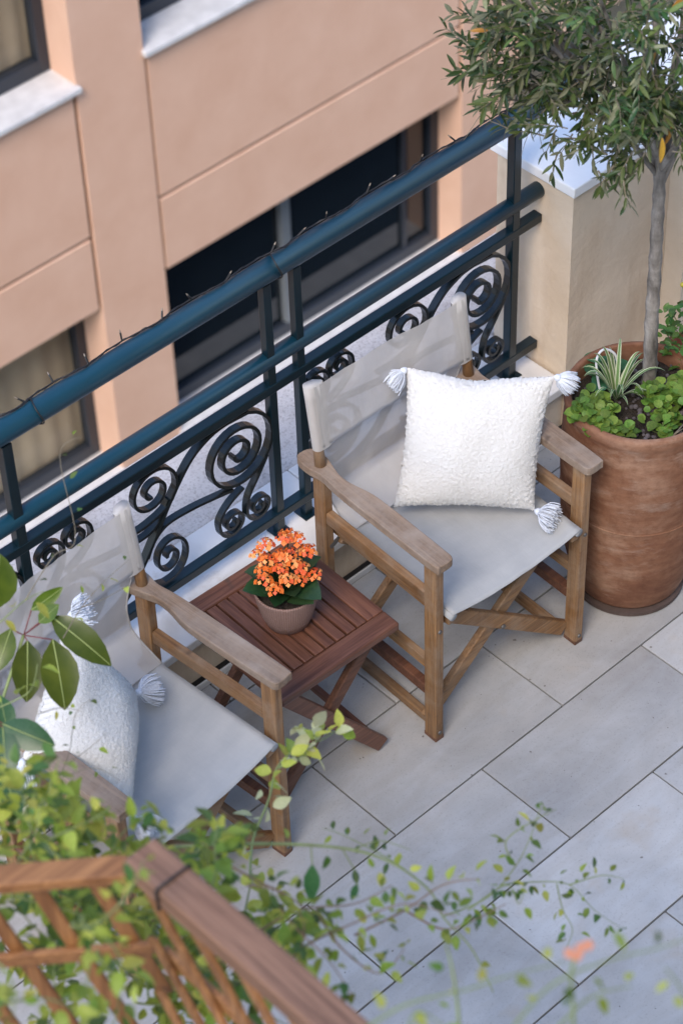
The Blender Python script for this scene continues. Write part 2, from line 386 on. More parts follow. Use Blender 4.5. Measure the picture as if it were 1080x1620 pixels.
# piers
for x in piers:
    MB().box((x, 0, 0), (x + PW, .35, bz(top))).build('pier', m_pink, bld)
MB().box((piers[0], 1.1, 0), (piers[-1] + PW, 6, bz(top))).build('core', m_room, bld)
for i, x in enumerate(piers[:-1]):
    x0 = x + PW; x1 = x + PER
    for k, zs in enumerate(sills):
        hd = zs - 1.475                                # head of the window below
        zg = zs - .98
        # two panels separated by a groove; 18 mm joints to the piers
        MB().box((x0 + .022, .006, bz(zg) + .012), (x1 - .022, .33, bz(zs) - .035)).build('panel', m_pink, bld, bevel=.004, seg=1)
        MB().box((x0 + .022, .006, bz(hd)), (x1 - .022, .33, bz(zg) - .012)).build('panel', m_pink, bld, bevel=.004, seg=1)
        MB().box((x0 - .002, .03, bz(hd) + .004), (x1 + .002, .32, bz(zs) - .036)).build('joint_backing', m_groove, bld)
        MB().box((x0 - .012, -.035, bz(zs) - .034), (x1 + .012, .36, bz(zs))).build('sill', m_sillm, bld, bevel=.004, seg=1)
        zt = zs + ST - 1.475 if k < len(sills) - 1 else zs + 1.22
        curt = (i % 2 == 1)
        wf = empty('window', (0, 0, 0)); wf.parent = bld
        def fr(a, b, m=m_frame, nm='frame'): MB().box(a, b).build(nm, m, wf, bevel=.004, seg=1)
        zb = bz(zs) + .002; ztt = bz(zt); ya, yb = D, D + .07
        fr((x0, ya, zb), (x0 + .07, yb, ztt)); fr((x1 - .07, ya, zb), (x1, yb, ztt)); fr((x0 + .07, ya, zb), (x1 - .07, yb, zb + .085)); fr((x0 + .07, ya, ztt - .06), (x1 - .07, yb, ztt))
        mx = x0 + (1.07 if not curt else .75)
        fr((mx - .035, ya - .006, zb + .085), (mx + .035, yb - .01, ztt - .06), m_framelite, 'mullion')
        if not curt: fr((x1 - .30, ya + .01, zb + .085), (x1 - .27, yb - .01, ztt - .06))
        MB().box((x0 + .07, yb - .03, zb + .085), (x1 - .07, yb - .022, ztt - .06)).build('pane', m_glass if curt else m_glassdark, wf)
        if curt:
            mb = MB(); n = 90; vs = []; fs = []
            for j in range(n + 1):
                xx = x0 + .02 + (x1 - x0 - .04) * j / n; yy = .30 + .006 * math.sin(j * 1.15) + .006 * math.sin(j * .37)
                vs += [(xx, yy, zb), (xx, yy, ztt)]
            for j in range(n): fs.append((2*j, 2*j+2, 2*j+3, 2*j+1))
            MB().add(vs, fs).build('curtain', m_curtain, wf, smooth=True)

# ================================================================== RAILING
RY = .81
rail = empty('balcony_railing', (0, RY, ZL), label='petrol blue wrought iron railing with spiral scrollwork panels on marble ledge', cat='railing')
def rz(z): return z - ZL
XE = 1.026
MB().tube([(-3.2, .0, rz(1.064)), (1.13, .0, rz(1.064))], .0295, 28).build('handrail', m_hand, rail, smooth=True)
MB().lathe([(.0, -.001), (.031, -.001), (.031, .004), (.0, .012)], 28).build('handrail_cap', m_hand, rail, smooth=False).matrix_local = Matrix.Translation((1.13, 0, rz(1.064))) @ Matrix.Rotation(R(90), 4, 'Y')
MB().tube([(-3.2, .002, rz(.79)), (XE, .002, rz(.79))], .0225, 20).build('middle_rail', m_hand, rail, smooth=True)
MB().box((-3.2, -.015, rz(.69)), (XE, .015, rz(.718))).build('lower_rail', m_paint, rail, bevel=.003)
MB().box((-3.2, -.015, rz(.252)), (XE, .015, rz(.28))).build('bottom_rail', m_paint, rail, bevel=.003)
for px in (-1.44, -.70, .076, .172, .93):
    s = .0118 if px in (.076, .172) else .0135
    MB().box((px - s, -s, .001), (px + s, s, rz(1.03))).build('post', m_paint, rail, bevel=.002)
    MB().box((px - s - .012, -s - .012, .0005), (px + s + .012, s + .012, .004)).build('base_plate', m_paint, rail)
# scrollwork
def spiral(c, r0, a0, turns, rend, cw=1, sx=1., n=26):
    pts = []; N = int(turns * n)
    for i in range(N + 1):
        t = i / N; a = a0 - cw * 2 * math.pi * turns * t; r = r0 + (rend - r0) * t ** .92
        pts.append(Vector((c[0] + sx * r * math.cos(a), 0, c[1] + r * math.sin(a))))
    return pts
def ribbon(pts, th=.0085, dp=.022, y=0):
    mb = MB(); vs = []; fs = []; k = len(pts)
    for i, p in enumerate(pts):
        d = (pts[min(i + 1, k - 1)] - pts[max(i - 1, 0)]).normalized(); nx = Vector((-d.z, 0, d.x))
        for s1, s2 in ((-1, -1), (1, -1), (1, 1), (-1, 1)):
            vs.append(p + nx * (s1 * th / 2) + Vector((0, y + s2 * dp / 2, 0)))
    for i in range(k - 1):
        for j in range(4):
            a0 = i * 4 + j; b0 = i * 4 + (j + 1) % 4; fs.append((a0, b0, b0 + 4, a0 + 4))
    fs += [(3, 2, 1, 0), tuple((k - 1) * 4 + j for j in range(4))]
    return mb.add(vs, fs)
def V(l): return [Vector((x, 0, z)) for x, z in l]
scroll = []
# main S: big spiral (right/top) -> stem -> lower left; coordinates in the panel, origin at its left post centre
C = Vector((-.312, 0, .485))
big = spiral((-.045, .563), .122, R(85), 2.75, .014, 1)
stem = catmull(V([(-.312, .485), (-.255, .57), (-.19, .645), (-.125, .678), (-.075, .684)]), 7)
S1 = stem + big[1:]
sl = catmull(V([(-.035, .436), (-.085, .412), (-.119, .375), (-.119, .335)]), 5)[:-1] + spiral((-.076, .341), .044, R(180), 1.6, .010, -1)
sr = catmull(V([(.045, .50), (.012, .45), (-.022, .402), (-.033, .36)]), 5)[:-1] + spiral((.010, .345), .043, R(180), 1.6, .010, -1)
bar = catmull(V([(-.07, .452), (-.115, .462), (-.20, .478), (-.28, .482), (-.325, .455), (-.352, .41)]), 6)
low = catmull(V([(-.335, .306), (-.30, .292)]), 3)[:-1] + spiral((-.285, .372), .078, R(258), 1.75, .012, -1, .82)
half = [S1, sl, sr, bar, low]
def rot(pts): return [2 * C - p for p in pts]
upc = catmull(V([(-.42, .525), (-.36, .522), (-.30, .532)]), 5)[:-1] + spiral((-.318, .615), .083, R(-60), 1.9, .013, -1)
curves = half + [rot(S1), rot(sl), rot(sr), rot(bar), upc]
SCMAT = m_scroll
me_cache = [ribbon([p + Vector((0, 0, 0)) for p in c_], .0095 if i in (0, 5) else .0085, .021 if i in (0, 5) else .018, y=(0, .002, -.002, .0015, -.001)[i % 5]).mesh('scroll', SCMAT) for i, c_ in enumerate(curves)]
for k, dx in enumerate((-.775, 0, .852)):
    for me in me_cache:
        inst('scroll', me, rail, loc=(dx, 0, -ZL))

# string light on the handrail
sl_ = empty('string_light', (0, RY, 1.09), label='black string light cable with tiny bulbs lying along the blue handrail', cat='string light')
pts = []
for i in range(240):
    x = -1.5 + i * .0105 + .004 * math.sin(i * 1.1); 
    a = R(62 + 16 * math.sin(i * .33) + 10 * noise.noise(Vector((i * .2, 0, 0))))
    pts.append((x, math.cos(a) * .0335, -.026 + math.sin(a) * .0335))
MB().tube(pts, .0019, 5).build('cable', m_black, sl_, smooth=True)
pts2 = [(p[0], p[1] + .0022 * math.cos(i * 1.3), p[2] + .0022 * math.sin(i * 1.3)) for i, p in enumerate(pts)]
MB().tube(pts2, .0016, 5).build('cable', m_black, sl_, smooth=True)
for cx in (.105, -.61, .9):
    ring = [(cx + .006 * math.sin(t * 2), math.cos(t) * .0325, -.026 + math.sin(t) * .0325) for t in [i * math.pi / 12 for i in range(25)]]
    MB().tube(ring, .002, 5).build('cable_tie', m_black, sl_, smooth=True)
for i in range(22):
    j = 12 + i * 10 + random.randint(-2, 2); p = Vector(pts[min(j, 239)])
    d = Vector((random.uniform(-.7, .7), random.uniform(-.5, .6), random.uniform(.2, 1))).normalized()
    b = MB().tube([p, p + d * .020], .0024, 6).build('bulb_socket', m_black, sl_)
    MB().tube([p + d * .020, p + d * .027], [.0022, .001], 6).build('bulb', m_bulb, b)

# ================================================================== CHAIRS
HW = .242; YF = -.205; YR = .195
def arm_poly(s):
    # outline of an armrest in plan; s=+1 right arm (inner side is -x)
    o = [(-.030, -.235), (-.020, -.248), (.020, -.248), (.031, -.235), (.033, -.10), (.033, .05), (.031, .12), (.026, .17), (.034, .205), (.034, .24), (.022, .262), (-.012, .262), (-.030, .245), (-.032, .21), (-.022, .175), (-.012, .14), (-.014, .10), (-.027, .05), (-.032, .0), (-.032, -.12)]
    P = catmull([(x, y, 0) for x, y in o + o[:1]], 3)[:-1]
    P = [(s * p.x * .88, p.y) for p in P]
    if s < 0: P = P[::-1]
    return P
def canvas_grid(path, wid, nu=24, th=.0022, sag=None):
    vs = []; fs = []; nv = len(path)
    for j, (y, z) in enumerate(path):
        for i in range(nu + 1):
            u = i / nu * 2 - 1; yy, zz = y, z
            if sag: dy, dz = sag(u, j / (nv - 1)); yy += dy; zz += dz
            vs.append((u * wid[j], yy, zz))
    for j in range(nv - 1):
        for i in range(nu):
            a0 = j * (nu + 1) + i; fs.append((a0, a0 + 1, a0 + nu + 2, a0 + nu + 1))
    return MB().add(vs, fs)
def make_chair(loc, rz_, label, seed):
    rnd = random.Random(seed)
    ch = empty('director_chair', loc, rz_, label=label, cat='chair', group='wooden director chairs beside the small table')
    for s in (-1, 1):
        x = s * HW
        MB().box((x - .0135, YF - .021, 0), (x + .0135, YF + .021, .629)).build('leg', m_teak[2], ch, bevel=.004, label=None)
        MB().box((x - .0135, YR - .021, 0), (x + .0135, YR + .021, .629)).build('leg', m_teak[2], ch, bevel=.004)
        for yy in (YF, YR): MB().box((x - .0138, yy - .0213, .0005), (x + .0138, yy + .0213, .014)).build('foot_cap', m_acadark, ch, bevel=.002)
        MB().tube([(x, YR, .62), (x, YR + .012, .72), (x, YR + .035, .882)], [.0155, .0125, .0122], 16).build('back_post', m_teak[2], ch, smooth=True)
        arm = MB().prism(arm_poly(s), .629, .653); 
        ao = arm.build('armrest', m_arm, ch, bevel=.006, seg=3); ao.location.x = x
        MB().box((x - .011, YF + .021, .475), (x + .011, YR - .021, .512)).build('side_rail', m_teak[1], ch, bevel=.004)
        MB().box((x - .010, YF + .021, .245), (x + .010, YR - .021, .275)).build('side_rail', m_teak[1], ch, bevel=.003)
        MB().box((x - .012, YF + .021, .150), (x + .012, YR - .021, .182)).build('side_rail', m_acadark, ch, bevel=.003)
        # rail carrying the seat canvas
        MB().box((s * .205 - .012, YF - .025, .405), (s * .205 + .012, YR + .0, .43)).build('seat_rail', m_teak[1], ch, bevel=.004)
        # bolts at the foot and steel link
        b = MB().lathe([(0, 0), (.006, 0), (.005, .003), (0, .0035)], 12).build('bolt', m_steel, ch); b.rotation_euler = (R(90), 0, 0); b.location = (x, YF - .0212, .03)
        b2 = MB().lathe([(0, 0), (.006, 0), (.005, .003), (0, .0035)], 12).build('bolt', m_steel, ch); b2.rotation_euler = (R(90), 0, 0); b2.location = (x, YF - .0212, .40)
        for yy in (YF + .02, YR - .02):
            MB().beam((s * .205, yy, .402), (x, yy, .385), .003, .016).build('steel_link', m_steel, ch)
    for (yy, d) in ((YF + .034, -1), (YR - .034, 1)):
        o = .0115
        MB().beam((-.225, yy - o * d, .018), (.205, yy - o * d, .405), .020, .042).build('cross_brace', m_teak[0], ch, bevel=.004)
        MB().beam((.225, yy + o * d, .040), (-.205, yy + o * d, .405), .020, .042).build('cross_brace', m_teak[0], ch, bevel=.004)
        b = MB().lathe([(0, 0), (.007, 0), (.006, .004), (0, .0045)], 12).build('bolt', m_steel, ch); b.rotation_euler = (R(90), 0, 0); b.location = (.0, yy - .0225, .216)
    MB().box((-.232, YF + .04, .004), (-.208, YR - .04, .028)).build('foot_rail', m_teak[1], ch, bevel=.004)
    MB().box((.208, YF + .04, .022), (.232, YR - .04, .046)).build('foot_rail', m_teak[1], ch, bevel=.004)
    # back canvas: wide sleeve round the posts, then narrowing down to the seat
    path = []; wid = []
    N = 34
    for j in range(N + 1):
        t = j / N; z = .885 - t * (.885 - .455)
        y = YR + .036 - .10 * (.885 - z) * .9
        y -= .0035
        if z < .70: y += .022 * math.sin(min(1, (.70 - z) / .22) * math.pi * .5)
        if z < .52: y -= .085 * ((.52 - z) / .065) ** 1.6
        if z > .700: y = (YR + .012 * (z - .62) / .1 if z < .72 else YR + .012 + .023 * (z - .72) / .162) - .0148; ww = HW - .004
        else:
            q = (.700 - z) / .25; ww = HW - .004 - .036 * (1 - (1 - min(1, q * 1.9)) ** 2) + .012 * max(0, q - .5) * 2
        path.append((y, z)); wid.append(ww)
    def sg(u, v):
        d = (1 - u * u)
        top_ = max(0, 1 - v * 1.6)
        n_ = noise.noise(Vector((u * 2.2 + seed, v * 5, seed * 1.7)))
        n2 = noise.noise(Vector((u * 6 + seed, v * 3.5 + u * 2, seed * 2.3)))
        return (.010 * d + (.009 * n_ + .0035 * n2) * d, -.005 * d * top_)
    bk = canvas_grid(path, wid, 28, sag=sg).build('back_canvas', m_canvas, ch, smooth=True)
    # hems: sleeves round the posts and rolled top hem
    for s in (-1, 1):
        zz_ = [.702, .75, .80, .85, .886]; vs = []; fs = []; m_ = 16
        for z in zz_:
            cy = YR + .036 - .10 * (.885 - z) * .9 + .018 - .004; R_ = .0138
            cy = YR + .012 * max(0, (z - .62) / .1) if z < .72 else YR + .012 + .023 * (z - .72) / .162
            row = [(s * (HW - .036), cy - R_ + .004), (s * (HW - .02), cy - R_ - .0005)]
            for k in range(m_ + 1):
                a_ = -math.pi / 2 + math.pi * k / m_; row.append((s * (HW + R_ * math.cos(a_)), cy + R_ * math.sin(a_)))
            row += [(s * (HW - .02), cy + R_ - .003), (s * (HW - .036), cy - R_ + .010)]
            vs += [(x_, y_, z) for x_, y_ in row]
        nr_ = m_ + 5
        for j in range(len(zz_) - 1):
            for k in range(nr_ - 1): fs.append((j * nr_ + k, j * nr_ + k + 1, (j + 1) * nr_ + k + 1, (j + 1) * nr_ + k))
        fs.append(tuple((len(zz_) - 1) * nr_ + k for k in range(nr_)))
        MB().add(vs, fs).build('canvas_sleeve', m_canvas2, bk, smooth=True)
        hp = [(s * (wid[j] - .001), path[j][0] - .001, path[j][1]) for j in range(15, N + 1)]
        MB().tube(hp, .0022, 6).build('hem', m_canvas, bk, smooth=True)
    # seat canvas
    path = []; wid = []
    for j in range(25):
        t = j / 24; y = YR - .055 - t * (YR - .055 - (YF - .035)); path.append((y, .448)); wid.append(.212)
    def ss(u, v):
        d = (1 - abs(u) ** 2.4); n_ = noise.noise(Vector((u * 2 + seed * 3, v * 2.5, 4))) + .45 * noise.noise(Vector((u * 5 + v * 2, v * 6 - u, seed * 5)))
        return (0, -.022 * d + .004 * n_ * d + (.004 if v < .9 else 0))
    se = canvas_grid(path, wid, 28, sag=ss).build('seat_canvas', m_seat, ch, smooth=True)
    so_ = se.modifiers.new('solid', 'SOLIDIFY'); so_.thickness = .0022
    for s in (-1, 1):
        MB().tube([(s * .209, YF - .033, .437), (s * .209, YR - .05, .437)], .0115, 14).build('canvas_sleeve', m_seat, se, smooth=True)
    return ch
ch1 = make_chair((.243, .352, 0), R(-2.5), 'teak director chair with pale canvas standing between the side table and the terracotta pot', 1)
ch2 = make_chair((-.775, .345, 0), R(4.5), 'teak director chair with pale canvas in the left foreground partly behind vines', 2)

# ------------------------------------------------------------------ cushions
def cushion(TL, TR, BR, BL, label, thick=.075, seed=0, tass=(), flip=1):
    TL, TR, BR, BL = map(Vector, (TL, TR, BR, BL)); c0 = (TL + TR + BR + BL) / 4
    cu = empty('cushion', c0, label=label, cat='cushion', group='white fluffy cushions with tassels')
    nrm = ((TR - BL).cross(TL - BR)).normalized()
    if nrm.dot(CAM - c0) < 0: nrm = -nrm
    N = 120; vs = []; fs = []
    def P(u, v, side):
        # pinch the edges inwards between the corners
        a = u * 2 - 1; b = v * 2 - 1
        pin = .035
        uu = u - pin * a * (1 - b * b) * abs(a) ** 1.5 * -1 * -1
        vv = v - pin * b * (1 - a * a) * abs(b) ** 1.5 * -1 * -1
        p = BL * (1 - uu) * (1 - vv) + BR * uu * (1 - vv) + TR * uu * vv + TL * (1 - uu) * vv - c0
        p.z -= .014 * max(0, b) * math.exp(-((a + .1) / .35) ** 2)
        h = (max(0, (1 - abs(a) ** 2.3)) * max(0, (1 - abs(b) ** 2.3))) ** .52
        q = Vector((uu * 9 + seed * 7, vv * 9, side * 3))
        big_ = noise.noise(q * .33) * .22
        off = thick * h * (1 + big_)
        if side < 0: off *= .75
        edge = min(1, h * 3)
        f1 = noise.noise(Vector((u * 42 + seed, v * 42, side * 9))); f2 = noise.noise(Vector((u * 95, v * 95, side * 5 + seed)))
        fuzz = (.0012 * f1 + .0010 * f2)
        p += nrm * side * (off + fuzz * edge)
        if h < .4:
            c_ = (p - nrm * p.dot(nrm)).normalized(); p += c_ * (f2 * .004 + f1 * .003)
        return p
    for side in (1, -1):
        base = len(vs)
        for j in range(N + 1):
            for i in range(N + 1): vs.append(P(i / N, j / N, side))
        for j in range(N):
            for i in range(N):
                a0 = base + j * (N + 1) + i; f = (a0, a0 + 1, a0 + N + 2, a0 + N + 1); fs.append(f if side > 0 else f[::-1])
    bo = MB().add(vs, fs).build('cover', m_sherpa, cu, smooth=True)
    tf = MB(); r3 = random.Random(seed)
    for i in range(26000):
        u = r3.random(); v = r3.random(); sd_ = 1 if r3.random() < .72 else -1
        p = P(u, v, sd_); e = .008
        pu = P(min(1, u + e), v, sd_) - P(max(0, u - e), v, sd_); pv = P(u, min(1, v + e), sd_) - P(u, max(0, v - e), sd_)
        n_ = pu.cross(pv); n_ = (n_.normalized() if n_.length > 1e-9 else nrm) * (1 if sd_ > 0 else -1)
        if n_.dot(nrm * sd_) < -.2: n_ = -n_
        t_ = Vector((r3.uniform(-1, 1), r3.uniform(-1, 1), r3.uniform(-1, 1))); t_ = (t_ - n_ * t_.dot(n_)).normalized(); b_ = n_.cross(t_)
        l = r3.uniform(.0014, .0034); w_ = .0011; q = p + n_ * l * .22 + t_ * l * 1.1; m_ = p + n_ * l * .28 + t_ * l * .4
        tf.add([p - b_ * w_, p + b_ * w_, m_ + b_ * w_, m_ - b_ * w_, q], [(0, 1, 2, 3), (3, 2, 4)])
    tf.build('pile', m_sherpa, bo, kind='stuff')
    for (corner, dirv, spread) in tass:
        p0 = Vector({'TL': TL, 'TR': TR, 'BR': BR, 'BL': BL}[corner]) - c0; d = Vector(dirv).normalized()
        mb = MB(); rr = random.Random(seed * 10 + len(cu.children))
        k = p0 + d * .012
        # knot
        mb2 = MB(); rings = []
        for i in range(7):
            t = i / 6; rings.append((.0085 * math.sin(math.pi * (t * .92 + .05)) + .001))
        mb2.tube([p0 + d * (.022 * i / 6) for i in range(7)], rings, 10)
        kn = mb2.build('tassel', m_yarn, cu, smooth=True)
        x = d.cross(Vector((.3, .2, .9))).normalized(); y = d.cross(x)
        for i in range(130):
            a = rr.uniform(0, 6.283); q = math.sqrt(rr.random()); w_ = (x * math.cos(a) + y * math.sin(a)) * q
            l = .046 * rr.uniform(.85, 1.08); s0 = k + w_ * .005
            m1 = s0 + d * l * .45 + w_ * .024 * spread; e = s0 + d * l + w_ * .031 * spread + Vector((rr.uniform(-1, 1), rr.uniform(-1, 1), rr.uniform(-1, 1))) * .003
            e.z -= .003
            mb.tube(catmull([s0, m1, e], 3), .0013, 4, cap=True)
        mb.build('strands', m_yarn, kn, smooth=True, kind='stuff')
    return cu
cushion((.285, .545, .80), (.505, .265, .81), (.385, .205, .485), (.150, .455, .485),
        'square white fluffy cushion upright on the chair beside the terracotta pot', .070, 1,
        [('TL', (-.75, .1, -.45), .8), ('TR', (.55, -.3, -.5), .8), ('BR', (.15, -.5, .0), 1.1)])
cushion((-.806, .491, .79), (-.700, .427, .50), (-.936, .160, .50), (-1.066, .350, .645),
        'white fluffy cushion slumped in the left chair behind the leaves', .078, 2,
        [('TL', (.35, -.35, .3), 1.0), ('TR', (.7, -.1, -.25), 1.1), ('BR', (.2, -.6, -.2), 1.0), ('BL', (-.2, -.2, -.4), .8)])

# ================================================================== SIDE TABLE
tb = empty('side_table', (-.262, .395, 0), R(-2), label='small reddish brown folding slatted table between the two chairs', cat='table')
TX, TY, TZ = .182, .197, .45
MB().box((-TX, -TY, TZ - .024), (TX, -TY + .057, TZ)).build('frame_board', m_aca[0], tb, bevel=.006, seg=3)
MB().box((-TX, TY - .050, TZ - .024), (TX, TY, TZ)).build('frame_board', m_aca[0], tb, bevel=.006, seg=3)
for s in (-1, 1):
    a0, b0 = sorted((s * (TX - .050), s * TX))
    MB().box((a0, -TY + .0575, TZ - .0235), (b0, TY - .0505, TZ - .0006)).build('frame_board', m_aca[1], tb, bevel=.004)
nsl = 8; wdt = 2 * (TX - .050) / nsl
for i in range(nsl):
    x0 = -(TX - .050) + i * wdt
    MB().box((x0 + .0028, -TY + .059, TZ - .019), (x0 + wdt - .0028, TY - .052, TZ - .0015)).build('slat', m_aca[1], tb, bevel=.002)
for yy in (-.10, .10): MB().box((-TX + .02, yy - .014, TZ - .040), (TX - .02, yy + .014, TZ - .0245)).build('under_batten', m_aca[0], tb, bevel=.002)
for yy, s in ((-TY + .030, 1), (TY - .030, -1)):
    MB().beam((-.155, yy, TZ - .03), (.140, yy, .016), .020, .040).build('leg', m_aca[0], tb, bevel=.004)
    MB().beam((.150, yy + .0215 * s, TZ - .03), (-.185, yy + .0215 * s, .016), .020, .036).build('leg', m_acadark, tb, bevel=.004)
MB().box((.115, -TY + .045, .032), (.133, TY - .045, .050)).build('stretcher', m_aca[1], tb, bevel=.003)
MB().box((-.17, -TY + .06, .036), (-.152, TY - .06, .054)).build('stretcher', m_aca[1], tb, bevel=.003)

# ------------------------------------------------------------------ kalanchoe
kp = empty('flower_pot', (-.268, .385, TZ + .0005), label='small woven-pattern taupe pot holding orange kalanchoe flowers on the table', cat='flower pot')
MB().lathe([(0, 0), (.046, 0), (.052, .004), (.063, .035), (.072, .075), (.0765, .105), (.0775, .112), (.0765, .115), (.073, .114), (.071, .108), (.068, .075), (.0, .075)], 64).build('pot_body', m_woven, kp, smooth=True)
MB().lathe([(.0, .098), (.05, .0975), (.070, .097)], 32).build('soil', m_soil, kp)
kl = empty('kalanchoe_plant', (-.268, .385, TZ + .09), label='orange kalanchoe with dark fleshy leaves growing in the small taupe pot', cat='plant')
def leaf_mesh(name, mat, prof, bend=.2, fold=.15, nseg=None, wav=0):
    # prof: list of (t along, half width); length along +x, unit length
    vs = []; fs = []
    for k, (t, hw) in enumerate(prof):
        z = -bend * t * t; wz = wav * math.sin(k * 2.3)
        vs += [(t, -hw, z + fold * hw + wz), (t, 0, z), (t, hw, z + fold * hw - wz)]
    for k in range(len(prof) - 1):
        a0 = k * 3; fs += [(a0, a0 + 3, a0 + 4, a0 + 1), (a0 + 1, a0 + 4, a0 + 5, a0 + 2)]
    return MB().add(vs, fs).mesh(name, mat, True)
def orient(d, roll=0, up=Vector((0, 0, 1))):
    d = Vector(d).normalized(); y = up.cross(d)
    if y.length < .01: y = Vector((0, 1, 0)).cross(d)
    y.normalize(); z = d.cross(y)
    m = Matrix((d, y, z)).transposed()
    return m @ Matrix.Rotation(roll, 3, 'X')
ov = [(0, .02), (.12, .16), (.3, .32), (.5, .40), (.7, .36), (.88, .20), (1, .01)]
me_kl = leaf_mesh('leaf', m_kal, ov, .35, .3)
rr = random.Random(5)
for i in range(16):
    a = i * 2.399; lay = i % 3
    d = Vector((math.cos(a), math.sin(a), (.75, 1.3, .45)[lay]))
    p = Vector((math.cos(a) * .018, math.sin(a) * .018, .02 + .012 * lay))
    inst('leaf', me_kl, kl, p, orient(d, rr.uniform(-.3, .3)), rr.uniform(.062, .088))
# flower
def flower_mesh(mat, r=.0075, n=4, petals=2):
    mb = MB()
    for lay in range(petals):
        for i in range(n):
            a = (i + .5 * lay) * 2 * math.pi / n; c_, s_ = math.cos(a), math.sin(a); rl = r * (1 - .25 * lay); z = .0012 + .0015 * lay
            def q(t, w, h): return (c_ * t * rl - s_ * w * rl, s_ * t * rl + c_ * w * rl, z + h * rl)
            mb.add([q(0, 0, 0), q(.45, -.42, .18), q(.95, -.22, .1), q(1.05, .0, .05), q(.95, .22, .1), q(.45, .42, .18)], [(0, 1, 2, 3), (0, 3, 4, 5)])
    mb.tube([(0, 0, -.006), (0, 0, .002)], [.0012, .0022], 5)
    return mb.mesh('flower', mat, True)
fm = [flower_mesh(m, r) for m in m_petal for r in (.0070, .0054)]
heads = [(x * 1.08, y * 1.08, z + .022) for x, y, z in [(-.045, .02, .085), (-.02, -.01, .095), (.0, .01, .105), (.02, -.03, .08), (.05, -.02, .10), (.03, .03, .125), (-.055, -.03, .07), (.0, -.045, .072), (-.01, .05, .118), (.055, .02, .11), (-.03, .05, .10), (.015, .0, .105), (.035, -.055, .065), (-.025, -.035, .085), (-.06, .0, .08), (.06, -.005, .09), (.01, -.02, .095), (-.035, .02, .11), (.045, .035, .12)]]
for hi, (hx, hy, hz) in enumerate(heads):
    MB().tube(catmull([(hx * .15, hy * .15, .01), (hx * .5, hy * .5, hz * .6), (hx, hy, hz - .004)], 4), [.0022] * 9, 5).build('stalk', m_kal, kl)
    for i in range(13):
        a = i * 2.4 + hi; r_ = .0056 * math.sqrt(i) ; ofs = Vector((math.cos(a) * r_, math.sin(a) * r_, -.0012 * i * .5 + rr.uniform(-.002, .003)))
        d = Vector((ofs.x * 75, ofs.y * 75, 1)).normalized()
        q_ = d.to_track_quat('Z', 'Y').to_matrix()
        inst('flower', fm[rr.choice((0, 0, 1, 2, 3, 4, 5))], kl, Vector((hx, hy, hz)) + ofs, q_, rr.uniform(.85, 1.2))

# ================================================================== BIG POT, OLIVE
PC = Vector((.742, .188, 0)); PH = .66
pot = empty('terracotta_pot', PC, label='large weathered terracotta barrel pot beside the right chair holding the olive tree', cat='plant pot')
MB().lathe([(0, .0), (.138, .0), (.148, .004), (.148, .016), (.135, .018), (.0, .018)], 64).build('saucer', plain('dark_saucer', (.09, .06, .05), .8, 20, .3), pot)
prof = [(.130, .019), (.142, .030), (.158, .08), (.172, .14), (.181, .20), (.186, .26), (.1885, .34), (.191, .342), (.1885, .346), (.192, .42), (.1925, .50), (.190, .57), (.187, .615), (.190, .632), (.191, .650), (.188, .659), (.178, .662), (.172, .655), (.170, .62), (.169, .59)]
P2 = [(p.x, p.y) for p in catmull([(r, z, 0) for r, z in prof], 3)]
MB().lathe(P2, 96).build('pot_body', m_terra, pot, smooth=True)
# soil surface
vs = []; fs = []; n = 30; mb = MB(); idx = {}
for ir in range(13):
    for j in range(48):
        r_ = .171 * ir / 12; a = j * math.pi / 24; p = Vector((r_ * math.cos(a), r_ * math.sin(a), 0)); p.z = .612 + .012 * noise.noise(p * 30) + .008 * noise.noise(p * 70); vs.append(p)
for ir in range(12):
    for j in range(48):
        a0 = ir * 48 + j; b0 = ir * 48 + (j + 1) % 48; fs.append((a0, b0, b0 + 48, a0 + 48))
MB().add(vs, fs).build('soil', m_soil, pot)
mb = MB(); rr = random.Random(11)
for i in range(150):
    a = rr.uniform(0, 6.28); r_ = .165 * math.sqrt(rr.random()); s = rr.uniform(.003, .008); c_ = Vector((r_ * math.cos(a), r_ * math.sin(a), .614 + s * .4 + .006 * rr.random()))
    mb.lathe([(0, -s), (s * .8, -s * .5), (s, 0), (s * .7, s * .6), (0, s * .8)], 6, c_)
mb.build('pebbles', m_peb, pot, kind='stuff')

